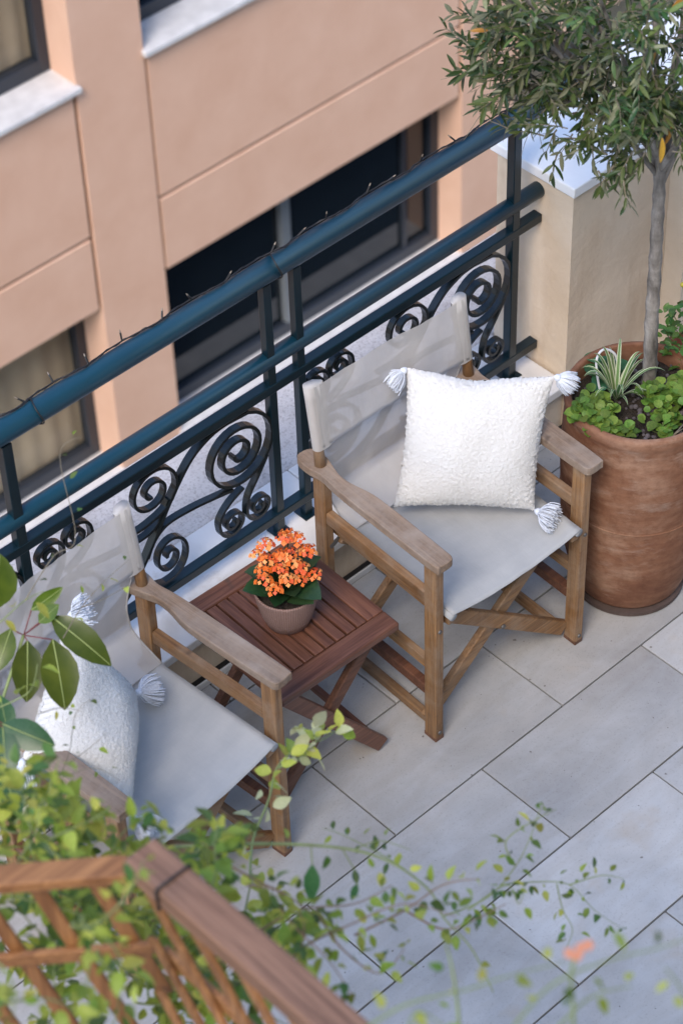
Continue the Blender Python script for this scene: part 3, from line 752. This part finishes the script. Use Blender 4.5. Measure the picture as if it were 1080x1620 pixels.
ol = empty('olive_tree', PC + Vector((.045, .018, .60)), label='young olive tree with slim grey trunk growing from the terracotta pot', cat='tree')
tr = [(0, 0, 0), (.002, .0, .10), (-.008, -.002, .25), (-.013, -.004, .40), (-.020, -.006, .55), (-.024, -.006, .68), (-.030, 0, .80)]
trp = catmull(tr, 8); MB().tube(trp, [.0185 - .005 * i / (len(trp) - 1) + .0012 * math.sin(i * 1.7) for i in range(len(trp))], 16).build('trunk', m_bark, ol, smooth=True)
rr = random.Random(3)
leafL = [(0, .02), (.15, .075), (.4, .125), (.65, .115), (.85, .07), (1, .005)]
ol_me = [leaf_mesh('leaf', m, leafL, b, .35) for m in m_olive for b in (.08, .22)]
leaves = []; twigs = MB(); CC = Vector((-.10, .06, 1.13)); 
def add_twig(p, d, ln, r0, dens=1.0, zmin=-9):
    if p.z < zmin: return
    pts = [p]; n = 6; dd = Vector(d).normalized()
    for i in range(n):
        dd = (dd + Vector((rr.uniform(-.16, .16), rr.uniform(-.16, .16), rr.uniform(-.20, .10)))).normalized(); pts.append(pts[-1] + dd * ln / n)
    twigs.tube(pts, [r0 * (1 - .75 * i / n) for i in range(n + 1)], 5)
    k = max(3, int(ln / .0135 * dens)); side = rr.uniform(0, 3.14)
    tw = rr.random()
    for i in range(k):
        t = .12 + .88 * (i + rr.random() * .5) / k; t = min(t, .999); f = t * n; a = int(f); q = pts[a].lerp(pts[a + 1], f - a); dr = (pts[a + 1] - pts[a]).normalized()
        x = dr.cross(Vector((.1, .2, 1))).normalized(); y = dr.cross(x); ang = side + (i % 2) * 1.57 + rr.uniform(-.4, .4)
        for sg_ in (1, -1):
            if q.z < zmin or (zmin > 0 and (q - CC).length > .43): continue
            o = (x * math.cos(ang) + y * math.sin(ang)) * sg_
            ld = (dr * rr.uniform(.6, 1.1) + o * rr.uniform(.6, 1.0) + Vector((0, 0, rr.uniform(-.25, .15)))).normalized()
            m = rr.random(); mi = 0 if m < .34 else (1 if m < .72 else 2)
            if m > .997: mi = 3
            leaves.append((q, ld, rr.uniform(-1, 1), rr.uniform(.026, .047), mi * 2 + rr.randint(0, 1)))
    return pts
base = Vector(tr[-1])
def limb(p0, p1, r0, r1):
    mid = (Vector(p0) + Vector(p1)) / 2 + Vector((rr.uniform(-.03, .03), rr.uniform(-.03, .03), rr.uniform(-.01, .03)))
    P = catmull([p0, mid, p1], 6); MB().tube(P, [r0 + (r1 - r0) * i / (len(P) - 1) for i in range(len(P))], 8).build('limb', m_bark, ol, smooth=True); return P
limbs = []
for i in range(15):
    a = i * 2.399 + .3; el = rr.uniform(-.02, 1.1); rad = rr.uniform(.24, .36)
    tip = CC + Vector((math.cos(a) * rad, math.sin(a) * rad, -.06 + el * .42)); st = Vector(trp[-1 - rr.randint(0, 10)])
    limbs.append(limb(st, tip, .008, .003))
# wanted outline: left fingers over the railing, drooping sprays over the cap and next to the trunk
def wl(px, py, d): return at(px, py, d) - Vector(ol.location)
for (px, py, d) in ((785, 80, 5.45), (800, 120, 5.5), (830, 140, 5.5), (815, 40, 5.4), (860, 90, 5.3), (900, 20, 5.2)):
    limbs.append(limb(Vector(trp[-2]) + Vector((0, 0, .03)), wl(px, py, d), .007, .0025))
for P in limbs:
    nn = 11
    for k in range(nn):
        t = .35 + .65 * k / (nn - 1); q = P[int(t * (len(P) - 1))]
        out = (q - CC); out.z *= .8
        d = out.normalized() * .8 + Vector((rr.uniform(-1, 1), rr.uniform(-1, 1), rr.uniform(-.7, .8))) * .75
        add_twig(q, d, rr.uniform(.09, .20), .0018, zmin=.93 + .18 * max(0, q.y))
def ctwig(pxs, d, r0=.0022, dens=1.0):
    P = [wl(x, y, d) for x, y in pxs]
    for i in range(len(P) - 1):
        add_twig(P[i], P[i + 1] - P[i], (P[i + 1] - P[i]).length * 1.05, r0, dens)
ctwig([(800, 120), (745, 75), (712, 35)], 5.4); ctwig([(830, 150), (770, 120), (720, 100)], 5.45); ctwig([(820, 160), (770, 140), (735, 60)], 5.5)
ctwig([(840, 190), (800, 170), (760, 165)], 5.5, dens=.7); ctwig([(860, 215), (810, 205), (770, 190)], 5.5, dens=.5); ctwig([(850, 130), (800, 100), (790, 20)], 5.4)
ctwig([(1000, 170), (985, 220), (960, 245), (930, 225), (880, 205)], 5.5, .003, .35); ctwig([(905, 212), (880, 245), (865, 275)], 5.5, dens=.7); ctwig([(880, 205), (850, 235)], 5.5, dens=.8)
ctwig([(960, 245), (935, 230), (945, 270), (960, 295)], 5.4, dens=.8); ctwig([(1000, 240), (985, 285), (1000, 325)], 5.3, dens=1.1); ctwig([(1010, 230), (970, 262), (950, 300)], 5.35, dens=.8)
ctwig([(1060, 190), (1075, 230), (1082, 265)], 5.3); ctwig([(1050, 200), (1020, 240), (1000, 280)], 5.3, dens=1.1)
for px, py in ((900, 150), (950, 160), (1000, 190), (1040, 180), (1070, 150), (880, 60), (930, 90), (980, 60), (1030, 90), (1070, 50), (850, 20), (960, 10), (1010, 140), (1040, 20), (920, 190), (870, 110), (1060, 220), (990, 230), (820, 60)):
    for k in range(5):
        p = wl(px + rr.uniform(-25, 25), py + rr.uniform(-20, 20), 5.15 + rr.random() * .45)
        add_twig(p, Vector((rr.uniform(-1, 1), rr.uniform(-1, 1), rr.uniform(-.3, .9))), rr.uniform(.08, .16), .0016)
twigs.build('twigs', m_twig, ol, kind='stuff')
def put_leaves(parent, L, meshes, name='leaf', limit=290, stuff='foliage'):
    op = Vector(parent.location)
    L = sorted(L, key=lambda l: (l[0] + op - CAM).length - (l[3] * 3))
    for (q, ld, roll, s, mi) in L[:limit]: inst(name, meshes[mi], parent, q, orient(ld, roll), s)
    groups = {}
    for (q, ld, roll, s, mi) in L[limit:]:
        me = meshes[mi]; mb = groups.setdefault(me.materials[0].name, (MB(), me.materials[0]))[0]
        M_ = orient(ld, roll); mb.add([q + M_ @ (v.co * s) for v in me.vertices], [tuple(p.vertices) for p in me.polygons])
    if groups:
        ms = [g[1] for g in groups.values()]; allv = MB(); mi_ = []
        for k, (mb, m) in enumerate(groups.values()): allv.add(mb.v, mb.f); mi_ += [k] * len(mb.f)
        me = bpy.data.meshes.new(stuff); me.from_pydata(allv.v, [], allv.f)
        for m in ms: me.materials.append(m)
        me.polygons.foreach_set('material_index', mi_); me.update()
        o = bpy.data.objects.new(stuff, me); col.objects.link(o); o.parent = parent; o['kind'] = 'stuff'
put_leaves(ol, leaves, ol_me)
inst('leaf', ol_me[6], ol, wl(1046, 218, 5.05), orient(Vector((-.02, -.1, -1))), .062, label='single bright orange-yellow leaf hanging at the trunk top')

# ---- plants in the big pot
sp = empty('spider_plant', PC + Vector((-.03, .055, .612)), label='green and cream striped spider plant in the terracotta pot', cat='plant')
def strap_leaf(parent, a, ln, lift, wdt_, rr):
    d = Vector((math.cos(a), math.sin(a), 0)); n = 9; vsg = []; vsw = []; fg = []; fw = []
    for i in range(n + 1):
        t = i / n; p = d * (ln * (t * .85)) + Vector((0, 0, lift * ln * (math.sin(t * 2.0)) * .9)); w_ = wdt_ * (1 - t ** 2.2) * (.6 + .4 * min(1, t * 4)); s_ = Vector((-d.y, d.x, 0))
        z = Vector((0, 0, w_ * .35))
        vsw += [p - s_ * w_ + z, p - s_ * w_ * .6 + z * .5]; vsg += [p - s_ * w_ * .6 + z * .5, p, p + s_ * w_ * .6 + z * .5]; vsw += [p + s_ * w_ * .6 + z * .5, p + s_ * w_ + z]
    for i in range(n):
        a0 = i * 3; fg += [(a0, a0 + 3, a0 + 4, a0 + 1), (a0 + 1, a0 + 4, a0 + 5, a0 + 2)]
        b0 = i * 4; fw += [(b0, b0 + 4, b0 + 5, b0 + 1), (b0 + 2, b0 + 6, b0 + 7, b0 + 3)]
    me = bpy.data.meshes.new('leaf'); me.from_pydata(vsg + vsw, [], fg + [tuple(i + len(vsg) for i in f) for f in fw]); me.materials.append(m_spid); me.materials.append(m_spidw)
    me.polygons.foreach_set('material_index', [0] * len(fg) + [1] * len(fw)); me.update(); inst('leaf', me, parent, (0, 0, 0))
rr = random.Random(8)
for i in range(22): strap_leaf(sp, i * 2.399, rr.uniform(.09, .14), rr.uniform(.5, 1.3), .0062, rr)
def ground_leaf_plant(loc, n, spread, h, label, seed, leafs=(.016, .026), name='geranium', mat=None, shape=None):
    g = empty(name, loc, label=label, cat='plant'); r2 = random.Random(seed)
    rl = shape or [(0, .1), (.12, .36), (.3, .50), (.55, .54), (.8, .44), (.95, .26), (1, .08)]
    mes = [leaf_mesh('leaf', mat or m_ger, rl, b, .35, wav=.02) for b in (.1, .3)]
    for i in range(n):
        a = r2.uniform(0, 6.28); r_ = spread * math.sqrt(r2.random()); z = h * r2.uniform(.35, 1) * (1 - .4 * (r_ / spread)); p = Vector((r_ * math.cos(a), r_ * math.sin(a), z))
        if i % 3 == 0: MB().tube(catmull([(p.x * .2, p.y * .2, -.01), (p.x * .7, p.y * .7, z * .6), p], 3), .0013, 4).build('stem', m_stem, g)
        for k in range(2):
            dd = Vector((r2.uniform(-1, 1), r2.uniform(-1, 1), r2.uniform(.0, .7)))
            inst('leaf', mes[r2.randint(0, 1)], g, p + Vector((r2.uniform(-.008, .008), r2.uniform(-.008, .008), r2.uniform(-.006, .006))), orient(dd, r2.uniform(-.4, .4)), r2.uniform(*leafs))
    return g
SO = PC + Vector((0, 0, .615))
ground_leaf_plant(SO + Vector((-.135, .045, .01)), 60, .050, .065, 'leafy green geranium spilling over the left rim beside the white cushion tassel', 1)
ground_leaf_plant(SO + Vector((.02, -.035, .0)), 34, .042, .075, 'small geranium tuft between spider plant and trunk base', 2)
ground_leaf_plant(SO + Vector((.10, -.085, .0)), 80, .062, .080, 'bright green geranium at the right front rim of the terracotta pot', 3)
ground_leaf_plant(SO + Vector((-.125, -.055, .0)), 10, .020, .05, 'tiny green sprig by the armrest end inside the pot', 4)
ground_leaf_plant(SO + Vector((-.03, -.10, .0)), 26, .045, .035, 'low sparse green seedlings at the front of the terracotta pot', 5)
ground_leaf_plant(SO + Vector((-.155, -.01, .01)), 26, .030, .045, 'green geranium trailing over the pot rim behind the right armrest', 12)
ground_leaf_plant(SO + Vector((.015, .13, .0)), 14, .035, .04, 'dark bluish green rosette at the back rim of the pot', 6, (.03, .045), 'dark_rosette', m_schd)
# dry stems on soil + white drip hose loop
dr = empty('dry_twig', SO + Vector((0, -.1, .0)), label='grey dry vine stems trailing over the front soil of the terracotta pot', cat='twig')
rr = random.Random(4)
for i in range(11):
    x = rr.uniform(-.09, .12); y = rr.uniform(-.045, .05); a = rr.uniform(-.6, .6)
    MB().tube(catmull([(x, y, .006), (x + .03 * math.cos(a), y + .03 * math.sin(a), .022), (x + .065 * math.cos(a + .3), y + .065 * math.sin(a + .3), .008)], 5), .0018, 5).build('stem', m_twig, dr, smooth=True)
MB().tube(catmull([(-.09, .085, .0), (-.085, .11, .05), (-.07, .135, .105), (-.04, .14, .12), (-.015, .125, .10), (-.01, .115, .06)], 6), .0032, 8).build('drip_hose', plain('white_hose', (.72, .72, .74), .5), None, smooth=True, label='white plastic hose hooped over the back rim of the pot', cat='hose').location = SO + Vector((.04, -.01, -.02))
# second pot with bush behind on the right
p2 = empty('red_pot', (1.02, .21, 0), label='small red terracotta pot behind the olive trunk at right edge', cat='plant pot')
MB().lathe([(0, 0), (.085, 0), (.10, .02), (.125, .50), (.128, .52), (.137, .522), (.139, .56), (.131, .563), (.124, .55), (.12, .53), (0, .53)], 48).build('pot_body', m_terra2, p2, smooth=True)
bs = ground_leaf_plant(Vector((1.02, .21, .56)), 190, .125, .26, 'bushy green plant with yellow buds in the red pot', 9, (.018, .032), 'bud_bush', leafmat('bush_leaf', (.06, .15, .03), (.14, .25, .05), .4, .3), [(0, .03), (.2, .2), (.5, .3), (.8, .2), (1, .01)])
rr = random.Random(2)
for i in range(9):
    a = rr.uniform(0, 6.28); q = Vector((math.cos(a) * rr.uniform(.03, .1), math.sin(a) * rr.uniform(.03, .1), rr.uniform(.24, .30)))
    st = MB().tube(catmull([(q.x * .5, q.y * .5, .1), (q.x * .8, q.y * .8, .2), q], 4), .0014, 5).build('stem', m_stem, bs)
    MB().lathe([(0, -.006), (.005, -.003), (.0065, .002), (.004, .007), (0, .008)], 8, q).build('bud', m_yel, bs, smooth=True)

# ================================================================== TRELLIS (foreground)
P0 = at(236, 1368, 3.55)
tz = P0.z
tre = empty('trellis', (P0.x, P0.y, 0), label='orange brown wooden lattice trellis with wide top beam in the front left corner', cat='trellis')
E1 = at(560, 1650, 3.2) ; k = (tz - CAM.z) / (E1 - CAM).z; E1 = CAM + (E1 - CAM) * k         # on the same level
E2 = at(-60, 1392, 3.5); k = (tz - CAM.z) / (E2 - CAM).z; E2 = CAM + (E2 - CAM) * k
o0 = Vector((P0.x, P0.y, 0))
A = Vector((0, 0, tz)); B1 = E1 - o0; B2 = E2 - o0
d1 = (B1 - A).normalized(); d2 = (B2 - A).normalized(); print('trellis', P0, d1, d2, (B1 - A).length, (B2 - A).length)
B1 = A + d1 * 1.0
def slat(p, q, w_, h_, mat, nm='slat', up=(0, 0, 1), bevel=.003): return MB().beam(p, q, w_, h_, up).build(nm, mat, tre, bevel=bevel)
slat(A - d1 * .02, B1, .060, .040, m_trelltop, 'top_beam', bevel=.005)
slat(A + d2 * .03 + Vector((0, 0, -.006)), A + d2 * .75 + Vector((0, 0, -.006)), .040, .022, m_trellis[0], 'top_beam', bevel=.004)
MB().box((B1.x - .025, B1.y - .025, 0), (B1.x + .025, B1.y + .025, tz - .021)).build('post', m_trellis[2], tre, bevel=.004)
e2 = A + d2 * .75
MB().box((e2.x - .025, e2.y - .025, 0), (e2.x + .025, e2.y + .025, tz - .027)).build('post', m_trellis[2], tre, bevel=.004)
Z = Vector((0, 0, 1))
def panel(d, LEN, offn, k, gap):
    nr = d.cross(Z).normalized(); H = .75; top_ = tz - .03; run = H * k
    for i in range(-14, int(LEN / gap) + 14):
        s0 = i * gap
        def pt(t): return d * (s0 + run * t) + Z * (top_ - H * t)
        lo, hi = sorted(((0 - s0) / run, (LEN - s0) / run)); ta = max(0, lo); tb = min(1, hi)
        if tb - ta > .05: slat(pt(ta) + nr * offn, pt(tb) + nr * offn, .009, .024, m_trellis[2], up=tuple(nr.cross((pt(1) - pt(0)).normalized())))
    slat(d * .01 + Z * (top_ - .17), d * LEN + Z * (top_ - .17), .012, .028, m_trellis[0])
    slat(d * .01 + Z * (top_ - .40), d * LEN + Z * (top_ - .40), .012, .028, m_trellis[0])
    slat(d * .01 + Z * (top_ - H), d * LEN + Z * (top_ - H), .030, .035, m_trellis[0], 'bottom_rail')
panel(d1, .95, .012, .75, .10); panel(d2, .75, .012, -.28, .085)
# wire tie round the beam
nr = d1.cross(Z).normalized(); c_ = A + d1 * .055
MB().tube([c_ + nr * .032 + Z * .022, c_ - nr * .032 + Z * .022, c_ - nr * .033 - Z * .022, c_ + nr * .033 - Z * .022, c_ + nr * .032 + Z * .022], .0028, 6).build('wire_tie', m_black, tre, smooth=True)

# ================================================================== VINES
ell = [(0, .02), (.12, .11), (.32, .21), (.55, .22), (.8, .13), (1, .01)]
brd = [(0, .03), (.12, .18), (.32, .30), (.55, .29), (.8, .17), (1, .01)]
v_me = [leaf_mesh('leaf', m, s, b, .45, wav=.015) for m in m_vine for s, b in ((ell, .15), (brd, .3))]
v_pale = [leaf_mesh('leaf', m_pale, brd, .25, .2), leaf_mesh('leaf', m_vine[2], brd, .3, .2)]
def vine(name, label, strands, meshes, weights, size, step=.022, stem=m_stem, sr=.0018, seed=0, cat='vine', droop=.3, pair=2, group=None):
    r2 = random.Random(seed); o = Vector(strands[0][0]); g = empty(name, o, label=label, cat=cat, group=group); L = []
    for P in strands:
        C_ = catmull([Vector(p) - o for p in P], 6)
        MB().tube(C_, [sr * (1.2 - .8 * i / (len(C_) - 1)) for i in range(len(C_))], 5).build('stem', stem, g, smooth=True)
        acc = 0
        for i in range(1, len(C_)):
            seg = C_[i] - C_[i - 1]; acc += seg.length
            if acc > step:
                acc = 0; dr = seg.normalized(); x = dr.cross(Vector((.2, .1, 1))).normalized(); y = dr.cross(x)
                for k in range(pair):
                    a = r2.uniform(0, 6.28); out = x * math.cos(a) + y * math.sin(a); ped = r2.uniform(.003, .018)
                    q = C_[i] + out * ped; ld = out + dr * r2.uniform(-.2, .8) + Vector((0, 0, -droop * r2.random()))
                    mi = r2.choices(range(len(meshes)), weights)[0]; L.append((q, ld, r2.uniform(-.8, .8), r2.uniform(*size) * 1.12, mi))
    put_leaves(g, L, meshes, limit=290); return g
def S(pts, d): 
    return [at(x, y, d if not isinstance(d, (list, tuple)) else d[0] + (d[1] - d[0]) * i / (len(pts) - 1)) for i, (x, y) in enumerate(pts)]
rr = random.Random(21)
def bush_strands(region, n, ln, d, dirs):
    out = []
    for i in range(n):
        x = rr.uniform(region[0], region[2]); y = rr.uniform(region[1], region[3]); dd = rr.uniform(*d); P = [(x, y)]; a = rr.uniform(*dirs)
        for k in range(4): a += rr.uniform(-.5, .5); x += math.cos(a) * ln / 4; y += math.sin(a) * ln / 4; P.append((x, y))
        out.append(S(P, (dd, dd + rr.uniform(-.12, .12))))
    return out
vine('climbing_jasmine', 'dense green climber covering the trellis in the lower left corner',
     bush_strands((-20, 1400, 400, 1640), 46, 150, (3.75, 4.5), (-2.6, .6)), v_me, (2, 4, 4, 5, 2, 2), (.015, .042), .012, seed=1)
vine('climbing_jasmine', 'leafy climber rising in front of the left chair arm',
     bush_strands((-60, 1260, 110, 1400), 20, 110, (3.8, 4.3), (-1.9, 1.2)), v_me, (2, 3, 4, 5, 3, 5), (.014, .040), .013, seed=2)
vine('climbing_jasmine', 'mixed leafy shoots between the cushion tassel and the trellis beam',
     bush_strands((60, 1345, 330, 1395), 9, 100, (3.8, 4.1), (-1.3, .6)), v_me, (1, 2, 4, 5, 3, 3), (.013, .034), .014, seed=3)
vine('climbing_jasmine', 'few trailing climber shoots hanging in front of the lattice slats',
     bush_strands((-40, 1420, 170, 1600), 7, 150, (3.2, 3.45), (-.3, 1.8)), v_me, (2, 2, 4, 4, 4, 4), (.014, .034), .022, seed=31, sr=.0022)
vine('pale_leaf_shoot', 'upright shoot with pale yellowish leaves before the left chair leg',
     [S([(395, 1400), (400, 1330), (425, 1265), (438, 1215), (470, 1185), (510, 1170), (540, 1150)], (4.5, 4.8)), S([(440, 1215), (480, 1195), (500, 1170), (478, 1150)], 4.7), S([(380, 1480), (390, 1430), (400, 1380)], 4.4)],
     v_pale + [v_me[3], v_me[5]], (5, 4, 2, 2), (.024, .036), .016, seed=4, sr=.0024, pair=2)
vine('arching_vine', 'long thin arching green stem crossing from the chair leg to the right',
     [S([(250, 1342), (360, 1336), (470, 1336), (560, 1345), (625, 1368), (680, 1410), (700, 1450), (745, 1500), (780, 1570)], (4.1, 4.0))],
     v_me, (1, 1, 2, 2, 1, 1), (.014, .024), .06, seed=5, sr=.0028, pair=1)
vine('leafy_spray', 'dense green leafy spray over the floor tiles right of the trellis beam',
     [S(P, d) for P, d in (([(430, 1560), (480, 1500), (560, 1460), (640, 1430), (720, 1450)], 3.9), ([(400, 1480), (470, 1440), (560, 1430), (620, 1400)], 4.0), ([(560, 1480), (640, 1440), (700, 1400), (760, 1390)], 4.0),
      ([(430, 1420), (470, 1470), (520, 1520), (560, 1580)], 3.8), ([(640, 1440), (700, 1470), (750, 1455), (800, 1430)], 4.1), ([(500, 1440), (540, 1500), (600, 1540), (640, 1500)], 3.9), ([(390, 1400), (440, 1410), (480, 1460), (470, 1530)], 3.8), ([(330, 1350), (400, 1390), (460, 1420), (520, 1470)], 4.0))],
     v_me, (2, 2, 4, 4, 2, 3), (.015, .028), .016, seed=6, stem=m_woody)
vine('leafy_spray', 'fine upright green sprig reaching over the floor near the image centre',
     [S([(700, 1450), (770, 1420), (815, 1370), (840, 1320), (855, 1275)], 4.3), S([(815, 1370), (800, 1330), (850, 1295), (880, 1280)], 4.3), S([(740, 1440), (800, 1400), (820, 1430), (830, 1400)], 4.2)],
     v_me, (3, 3, 4, 3, 1, 1), (.014, .024), .021, seed=7, sr=.0014)
vine('leafy_spray', 'thin drooping green twig trailing to the right over the tiles',
     [S([(790, 1400), (850, 1395), (900, 1400), (940, 1440), (985, 1470)], 4.4), S([(880, 1398), (890, 1440), (905, 1470), (895, 1500)], 4.4), S([(900, 1400), (950, 1385), (985, 1390)], 4.4)],
     v_me, (3, 3, 4, 2, 1, 1), (.012, .020), .020, seed=8, sr=.0012)
vine('leafy_spray', 'small sprig with few leaves above the arching vine stem',
     [S([(640, 1375), (600, 1350), (540, 1320), (510, 1310)], 4.3), S([(560, 1345), (600, 1330), (650, 1345)], 4.2)],
     v_me, (2, 2, 4, 2, 1, 1), (.012, .020), .022, seed=9, sr=.0012)
vine('blurred_shrub', 'out of focus yellow green shrub stems along the lower right edge',
     [S([(560, 1640), (640, 1590), (740, 1565), (800, 1545), (900, 1520)], 3.0), S([(800, 1640), (870, 1560), (960, 1520), (1040, 1500), (1100, 1480)], 2.9), S([(1100, 1640), (1080, 1570), (1050, 1530)], 2.9), S([(860, 1650), (930, 1580), (1000, 1560)], 3.0), S([(640, 1660), (660, 1600), (720, 1640)], 2.9)],
     v_me, (1, 1, 3, 3, 4, 4), (.016, .026), .035, seed=10, sr=.0018, pair=1)
vine('blurred_shoot', 'single out of focus grey green stem rising from the bottom edge',
     [S([(728, 1660), (722, 1580), (712, 1520), (700, 1480)], 3.3)], v_me, (2, 2, 3, 3, 0, 0), (.013, .02), .05, seed=11, sr=.0026, pair=1)
sf = empty('salmon_flower', at(905, 1660, 2.95), label='out of focus salmon pink blossom on a thin stem at lower right', cat='flower')
so0 = Vector(sf.location)
MB().tube([p - so0 for p in catmull(S([(905, 1680), (906, 1600), (903, 1540), (912, 1512)], 2.95), 4)], .0024, 6).build('stem', m_stem, sf, smooth=True)
fl = flower_mesh(m_salmon, .0075, 5, 2)
for (x, y) in ((900, 1508), (918, 1500), (930, 1495), (912, 1512)): inst('blossom', fl, sf, at(x, y, 2.95) - so0, (CAM - at(x, y, 2.95)).to_track_quat('Z', 'Y').to_matrix(), .95)
# dark hanging leaves near the chair leg
dl = empty('hanging_leaf_shoot', at(492, 1340, 4.1), label='two dark green oval leaves hanging from the arching stem', cat='vine')
me_d = leaf_mesh('leaf', m_schd, ell, .1, .2)
for (x, y, x2, y2) in ((494, 1368, 492, 1428), (565, 1398, 555, 1425), (560, 1375, 565, 1400)):
    p = at(x, y, 4.1); q = at(x2, y2, 4.1); v_ = inst('leaf', me_d, dl, p - Vector(dl.location), orient(q - p, 0, -FW), (q - p).length)
MB().tube([(0, 0, 0), at(494, 1368, 4.1) - Vector(dl.location)], .0012, 5).build('stem', m_stem, dl)
MB().tube([at(540, 1341, 4.1) - Vector(dl.location), at(560, 1375, 4.1) - Vector(dl.location), at(565, 1398, 4.1) - Vector(dl.location)], .0012, 5).build('stem', m_stem, dl)

# umbrella plant with large leaflets (left, in focus)
um = empty('umbrella_plant', at(-60, 1330, 4.9), label='umbrella plant with large glossy green leaflets in front of the left cushion', cat='plant')
uo = Vector(um.location); lw = [(0, .02), (.06, .07), (.2, .19), (.4, .27), (.6, .27), (.8, .19), (.93, .09), (1, .01)]
me_u = [leaf_mesh('leaf', m_sch, [(t, w_ * k) for t, w_ in lw], b, .22, wav=wv) for k, b, wv in ((1.0, .15, .010), (.75, .25, .015), (1.25, .12, .008))]
hub = (38, 1005)
MB().tube([p - uo for p in catmull(S([(-60, 1330), (-25, 1200), (10, 1090), hub], (4.9, 5.0)), 6)], .0035, 8).build('stem', m_stem, um, smooth=True)
def leaflet(p0, p1, p2, k, d=5.0, m=None):
    a_, b_, c2 = at(*p0, d), at(*p1, d - .01), at(*p2, d - .04)
    MB().tube([a_ - uo, b_ - uo], .0014, 6).build('petiole', m_red, um, smooth=True)
    lf_ = inst('leaf', (m or me_u)[k], um, b_ - uo, orient(c2 - b_, random.uniform(-.25, .25), (CAM - b_).normalized()), (c2 - b_).length)
    vs_ = (m or me_u)[k].vertices
    MB().tube([vs_[i].co + Vector((0, 0, .004)) for i in range(1, len(vs_), 3)], [.012 - .0012 * i for i in range(8)], 5).build('midrib', m_rib, lf_, smooth=True)
leaflet(hub, (44, 1014), (45, 1108), 0); leaflet(hub, (84, 1012), (106, 1120), 0); leaflet(hub, (80, 974), (174, 1045), 1); leaflet(hub, (18, 995), (-6, 1060), 0)
leaflet(hub, (50, 965), (95, 935), 1); leaflet(hub, (62, 985), (90, 958), 0)
leaflet((-10, 980), (-8, 965), (2, 880), 2)
me_ud = [leaf_mesh('leaf', m_schd, [(t, w_ * k) for t, w_ in lw], b, .2, wav=.006) for k, b in ((1.0, .15), (.8, .2), (1.1, .1))]
leaflet((-30, 1120), (5, 1145), (82, 1180), 0, 4.6, me_ud); leaflet((-30, 1130), (5, 1150), (10, 1232), 2, 4.6, me_ud); leaflet((-20, 1080), (0, 1100), (14, 1160), 0, 4.7, me_ud); leaflet((-40, 1200), (-5, 1190), (30, 1290), 1, 4.6, me_ud)
vine('dry_sprig', 'dry branching sprig with tiny leaves rising over the left canvas',
     [S([(100, 1010), (130, 960), (165, 920), (205, 885)], 4.9), S([(130, 960), (160, 950), (205, 925)], 4.9), S([(40, 950), (85, 880), (120, 850), (95, 720), (130, 690)], 4.9)],
     v_me, (1, 1, 3, 3, 2, 1), (.012, .020), .045, seed=15, sr=.0011, stem=m_twig, pair=1)
vine('dry_sprig', 'thin twiggy sprig crossing the face of the left cushion',
     [S([(90, 1240), (110, 1190), (120, 1130), (145, 1105)], 4.7), S([(105, 1210), (140, 1185), (168, 1160)], 4.7), S([(100, 1230), (150, 1215), (190, 1235)], 4.7), S([(60, 1130), (95, 1120), (130, 1125)], 4.7)],
     v_me, (2, 2, 4, 3, 1, 1), (.010, .018), .028, seed=16, sr=.0009, stem=m_twig, pair=1)
vine('yellow_green_shoot', 'blurred yellow green leaves beside the umbrella plant at the left edge',
     [S([(-40, 1020), (0, 985), (40, 950), (70, 935)], 4.6), S([(-30, 1130), (20, 1110), (50, 1090), (60, 1050)], 4.6)], [v_me[4], v_me[5], v_me[3]], (2, 3, 2), (.022, .036), .03, seed=17, sr=.0016, pair=1)
print('objects', len(bpy.data.objects))
